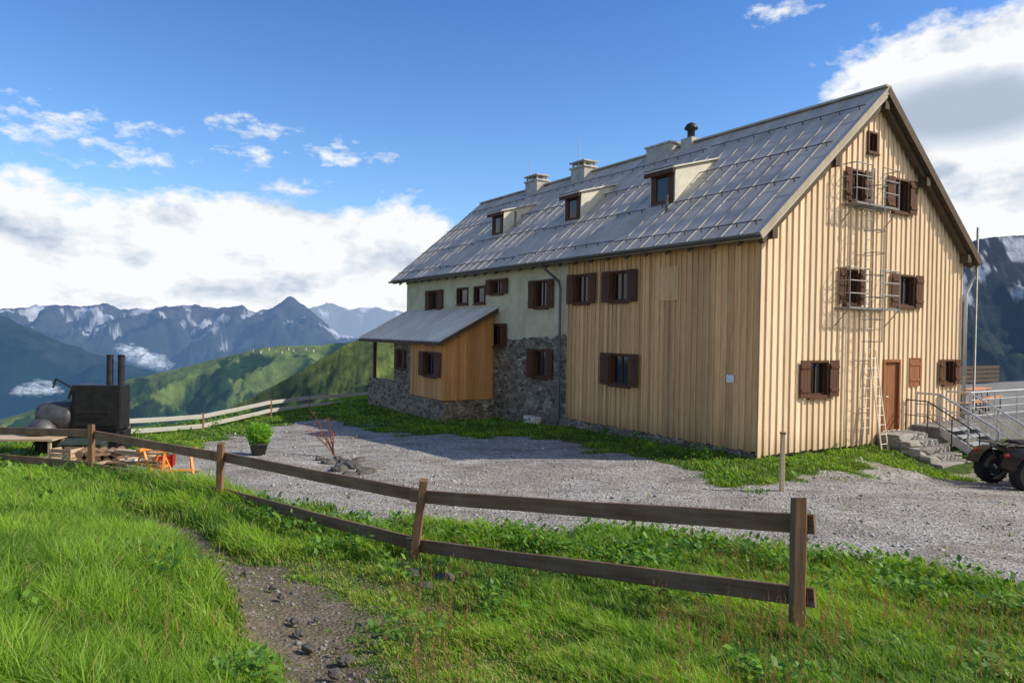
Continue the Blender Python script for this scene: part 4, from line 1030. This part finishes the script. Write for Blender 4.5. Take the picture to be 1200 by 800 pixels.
def colE(t, n, rg, x, y, z, zr, px):
    s = noise.fractal(Vector((x / 60, y / 60, 8)), .7, 2.2, 7)
    c = lerp((.17, .21, .05), (.07, .095, .035), .6 + s * 1.3); return lerp(c, (.03, .05, .022), (t * 1.4 + s * .9 - .35) * 4)
def colB(t, n, rg, x, y, z, zr, px):
    s = noise.fractal(Vector((x / 700, y / 700, 1)), .8, 2.2, 6)
    return lerp(lerp((.06, .075, .05), (.08, .10, .05), s), FOR, (t * 2 + s - .1) * 3)
def colR(t, n, rg, x, y, z, zr, px):
    s = noise.fractal(Vector((x / 110, y / 110, 5)), .6, 2.2, 7)
    c = lerp((.05, .055, .06), (.035, .05, .03), t * 3 + s); return lerp(c, SNOW, min(.8, (s + .14 - abs(t - .03) * 4.5) * 7))
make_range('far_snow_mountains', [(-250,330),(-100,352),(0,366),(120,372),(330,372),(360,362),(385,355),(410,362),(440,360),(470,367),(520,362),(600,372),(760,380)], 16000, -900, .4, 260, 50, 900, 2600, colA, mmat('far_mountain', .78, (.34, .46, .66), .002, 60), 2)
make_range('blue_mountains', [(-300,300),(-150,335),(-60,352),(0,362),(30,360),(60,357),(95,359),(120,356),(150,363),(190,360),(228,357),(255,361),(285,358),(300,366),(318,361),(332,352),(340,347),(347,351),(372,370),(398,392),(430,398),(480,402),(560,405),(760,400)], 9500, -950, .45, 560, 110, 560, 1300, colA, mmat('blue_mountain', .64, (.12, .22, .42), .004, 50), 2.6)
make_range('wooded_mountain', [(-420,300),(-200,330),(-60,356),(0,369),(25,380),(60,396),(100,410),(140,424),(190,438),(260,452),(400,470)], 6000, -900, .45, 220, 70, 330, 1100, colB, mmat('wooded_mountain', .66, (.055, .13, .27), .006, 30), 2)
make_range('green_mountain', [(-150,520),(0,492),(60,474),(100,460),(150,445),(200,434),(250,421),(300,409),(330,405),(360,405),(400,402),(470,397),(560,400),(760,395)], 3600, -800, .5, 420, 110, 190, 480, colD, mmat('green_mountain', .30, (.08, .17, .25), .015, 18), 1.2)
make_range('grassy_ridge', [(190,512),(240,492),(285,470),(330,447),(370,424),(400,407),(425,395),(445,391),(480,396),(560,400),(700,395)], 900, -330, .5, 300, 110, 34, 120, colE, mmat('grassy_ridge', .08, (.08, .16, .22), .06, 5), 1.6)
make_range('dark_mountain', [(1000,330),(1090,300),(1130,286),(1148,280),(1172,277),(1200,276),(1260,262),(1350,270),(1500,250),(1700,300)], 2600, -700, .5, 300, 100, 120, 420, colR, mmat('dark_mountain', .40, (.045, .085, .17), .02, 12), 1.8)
wallm = plain('hamlet_walls', (.4, .38, .34), .9); roofm = plain('hamlet_roofs', (.2, .12, .09), .9)
for i, px in enumerate([296,306,315,323,330,337,344,351,358,367]):
    p = at_depth(px, 409.5 + 2.2 * math.sin(i * 2.1), 3480); s = 4.5 + 2 * math.sin(i * 1.7)
    h_ = empty('house', p, i * .6); tag(h_, 'tiny pale house of the hamlet on the distant green mountain', 'house', 'houses of the distant hamlet')
    MB().box(-s, s, -s * .7, s * .7, -12, s * .5).build('wall', wallm, h_)
    MB().add([(-s*1.1, -s*.85, s*.5), (s*1.1, -s*.85, s*.5), (s*1.1, s*.85, s*.5), (-s*1.1, s*.85, s*.5), (-s*1.1, 0, s*1.1), (s*1.1, 0, s*1.1)], [(0, 1, 5, 4), (2, 3, 4, 5), (0, 4, 3), (1, 2, 5), (0, 3, 2, 1)]).build('roof', roofm, h_)
# valley clouds
m = bpy.data.materials.new('cloud'); m.use_nodes = True; nt = m.node_tree; b = nt.nodes['Principled BSDF']
b.inputs['Base Color'].default_value = (.6, .66, .74, 1); b.inputs['Roughness'].default_value = 1; b.inputs['Specular IOR Level'].default_value = 0
b.inputs['Emission Color'].default_value = (.5, .62, .8, 1); b.inputs['Emission Strength'].default_value = .5  # pale bluish glow built into the cloud material
tcg = NN(nt, 'ShaderNodeTexCoord').outputs['Object']
lw = NN(nt, 'ShaderNodeLayerWeight'); lw.inputs[0].default_value = .5
al = ramp(nt, mth(nt, 'ADD', lw.outputs['Facing'], mth(nt, 'MULTIPLY', mth(nt, 'SUBTRACT', ntex(nt, tcg, .014, 6, .65), .45), 2.4)), [(.0, .24), (.75, 0.0)])
tr_ = NN(nt, 'ShaderNodeBsdfTransparent'); mx = NN(nt, 'ShaderNodeMixShader'); nt.links.new(al, mx.inputs[0]); nt.links.new(tr_.outputs[0], mx.inputs[1]); nt.links.new(b.outputs[0], mx.inputs[2]); nt.links.new(mx.outputs[0], nt.nodes['Material Output'].inputs[0])
def cloud(spots, depth, label):
    bm = bmesh.new(); c0 = at_depth(spots[0][0], spots[0][1], depth)
    for (px, py, r) in spots:
        p = at_depth(px, py, depth) - c0; rr_ = r / F * depth
        t = bmesh.ops.create_icosphere(bm, subdivisions=4, radius=1)
        for v in t['verts']:
            k = 1 + .35 * noise.fractal(v.co * 1.3 + Vector((px * .1, 0, 0)), .9, 2, 4)
            v.co = Vector((v.co.x * k * rr_, v.co.y * k * rr_, v.co.z * k * rr_ * .55)) + p
    me = bpy.data.meshes.new('cloud'); bm.to_mesh(me); bm.free(); me.materials.append(m)
    for f in me.polygons: f.use_smooth = True
    o = bpy.data.objects.new('cloud', me); COL.objects.link(o); o.location = c0; tag(o, label, 'cloud')
cloud([(146,407,12),(154,411,15),(165,417,18),(178,423,17),(190,428,12),(160,414,14),(172,420,15)], 5200, 'small white valley cloud in front of the blue mountains')
cloud([(24,459,12),(34,456,15),(46,453,16),(60,457,12),(42,458,13)], 4200, 'small white cloud low in the valley at the far left')

# ------------------------------------------------------------------ light + sky
AL = 38; EL = RAD(38)
v_ = Vector((math.cos(ANG), math.sin(ANG), 0)); u_ = Vector((-math.sin(ANG), math.cos(ANG), 0))
Sh = v_ * math.cos(RAD(AL)) - u_ * math.sin(RAD(AL)); S = Sh * math.cos(EL) + Vector((0, 0, math.sin(EL)))
sd_ = bpy.data.lights.new('sun', 'SUN'); sd_.energy = 5.0; sd_.angle = RAD(.5); sd_.color = (1, .925, .80)
so_ = bpy.data.objects.new('sun', sd_); COL.objects.link(so_); so_.rotation_mode = 'QUATERNION'; so_.rotation_quaternion = (-S).to_track_quat('-Z', 'Y')
wd = bpy.data.worlds.new('World'); scene.world = wd; wd.use_nodes = True; nt = wd.node_tree
bg = nt.nodes['Background']; bg.inputs[1].default_value = .1
sky = NN(nt, 'ShaderNodeTexSky', sky_type='NISHITA'); sky.sun_disc = False; sky.sun_elevation = EL; sky.sun_rotation = math.atan2(Sh.x, Sh.y)
sky.altitude = 2300; sky.air_density = 1.0; sky.dust_density = .3; sky.ozone_density = 2.0
tc = NN(nt, 'ShaderNodeTexCoord').outputs['Generated']; sx = NN(nt, 'ShaderNodeSeparateXYZ'); nt.links.new(tc, sx.inputs[0])
az = mth(nt, 'ARCTAN2', sx.outputs[0], sx.outputs[1]); el = mth(nt, 'ARCSINE', sx.outputs[2])
def cvec(fx, fy, ox=0, oy=0, oz=0):
    c = NN(nt, 'ShaderNodeCombineXYZ'); nt.links.new(mth(nt, 'MULTIPLY_ADD', az, fx, ox), c.inputs[0]); nt.links.new(mth(nt, 'MULTIPLY_ADD', el, fy, oy), c.inputs[1]); c.inputs[2].default_value = oz
    return c.outputs[0]
f1 = ntex(nt, cvec(7, 13), 1, 10, .6); f2 = ntex(nt, cvec(7, 13, -.12, -.35), 1, 6, .55); f3 = ntex(nt, cvec(22, 36, 3, 1), 1, 8, .65)
def sub(a, b): return mth(nt, 'SUBTRACT', a, b)
def blob(a, e, w, h):
    q = mth(nt, 'POWER', mth(nt, 'ABSOLUTE', mth(nt, 'DIVIDE', sub(az, a), w)), 2.0); r = mth(nt, 'POWER', mth(nt, 'ABSOLUTE', mth(nt, 'DIVIDE', sub(el, e), h)), 2.0)
    return sub(1.0, mth(nt, 'ADD', q, r))
mn = lambda a, b: mth(nt, 'MINIMUM', a, b)
mxm = lambda a, b: mth(nt, 'MAXIMUM', a, b)
bank = mn(mn(mth(nt, 'DIVIDE', sub(.172, el), .045), mth(nt, 'DIVIDE', sub(-.065, az), .05)), 1.35)
right = mn(mn(mth(nt, 'DIVIDE', sub(mth(nt, 'MULTIPLY_ADD', az, .30, .205), el), .05), mth(nt, 'DIVIDE', sub(az, .375), .05)), 1.1)
small = blob(-.56, .222, .12, .032)
for q in ((-.50, .205, .07, .026), (-.345, .25, .06, .022), (-.355, .222, .035, .02), (-.30, .185, .05, .016), (-.235, .232, .07, .02), (.335, .403, .05, .024)):
    small = mxm(small, blob(*q))
small = mxm(small, -2.0)
n_ = mth(nt, 'ADD', mth(nt, 'MULTIPLY', sub(f1, .5), 2.6), mth(nt, 'MULTIPLY', sub(f3, .5), 1.1))
den = mth(nt, 'ADD', mth(nt, 'MULTIPLY', mxm(bank, right), .8), n_)
mask = ramp(nt, den, [(.02, 0.0), (.42, 1.0)])
w1 = ntex(nt, cvec(26, 52, 5, 2), 1, 10, .62)
wden = mth(nt, 'ADD', mth(nt, 'MULTIPLY', small, .5), mth(nt, 'MULTIPLY', sub(w1, .55), 4.2))
wmask = ramp(nt, wden, [(.0, 0.0), (.8, .9)])
mask = mxm(mask, wmask)
lit = mth(nt, 'ADD', mth(nt, 'MULTIPLY', sub(f1, f2), 3.6), .84, clamp=True)
lit = mth(nt, 'ADD', lit, mth(nt, 'MULTIPLY', sub(f3, .5), .8), clamp=True)
belly = mth(nt, 'MULTIPLY', mxm(blob(.55, .262, .16, .05), 0.0), 1.2, clamp=True)
lit = mth(nt, 'MULTIPLY', lit, mth(nt, 'SUBTRACT', 1.0, belly))
lit = mxm(lit, mth(nt, 'MULTIPLY', wmask, .8))
cc = ramp(nt, lit, [(0, (.46, .54, .66)), (.35, (.68, .75, .85)), (.8, (.97, .98, .99))])
cc = mixc(nt, 1, cc, (10, 10, 10), 'MULTIPLY')
grade = ramp(nt, mth(nt, 'DIVIDE', el, .6), [(0, (1.7, 1.8, 1.8)), (.4, (1.3, 1.75, 2.05)), (.9, (.72, 1.32, 2.1))])
skc = mixc(nt, 1, sky.outputs[0], grade, 'MULTIPLY')
nt.links.new(mixc(nt, mask, skc, cc), bg.inputs[0])
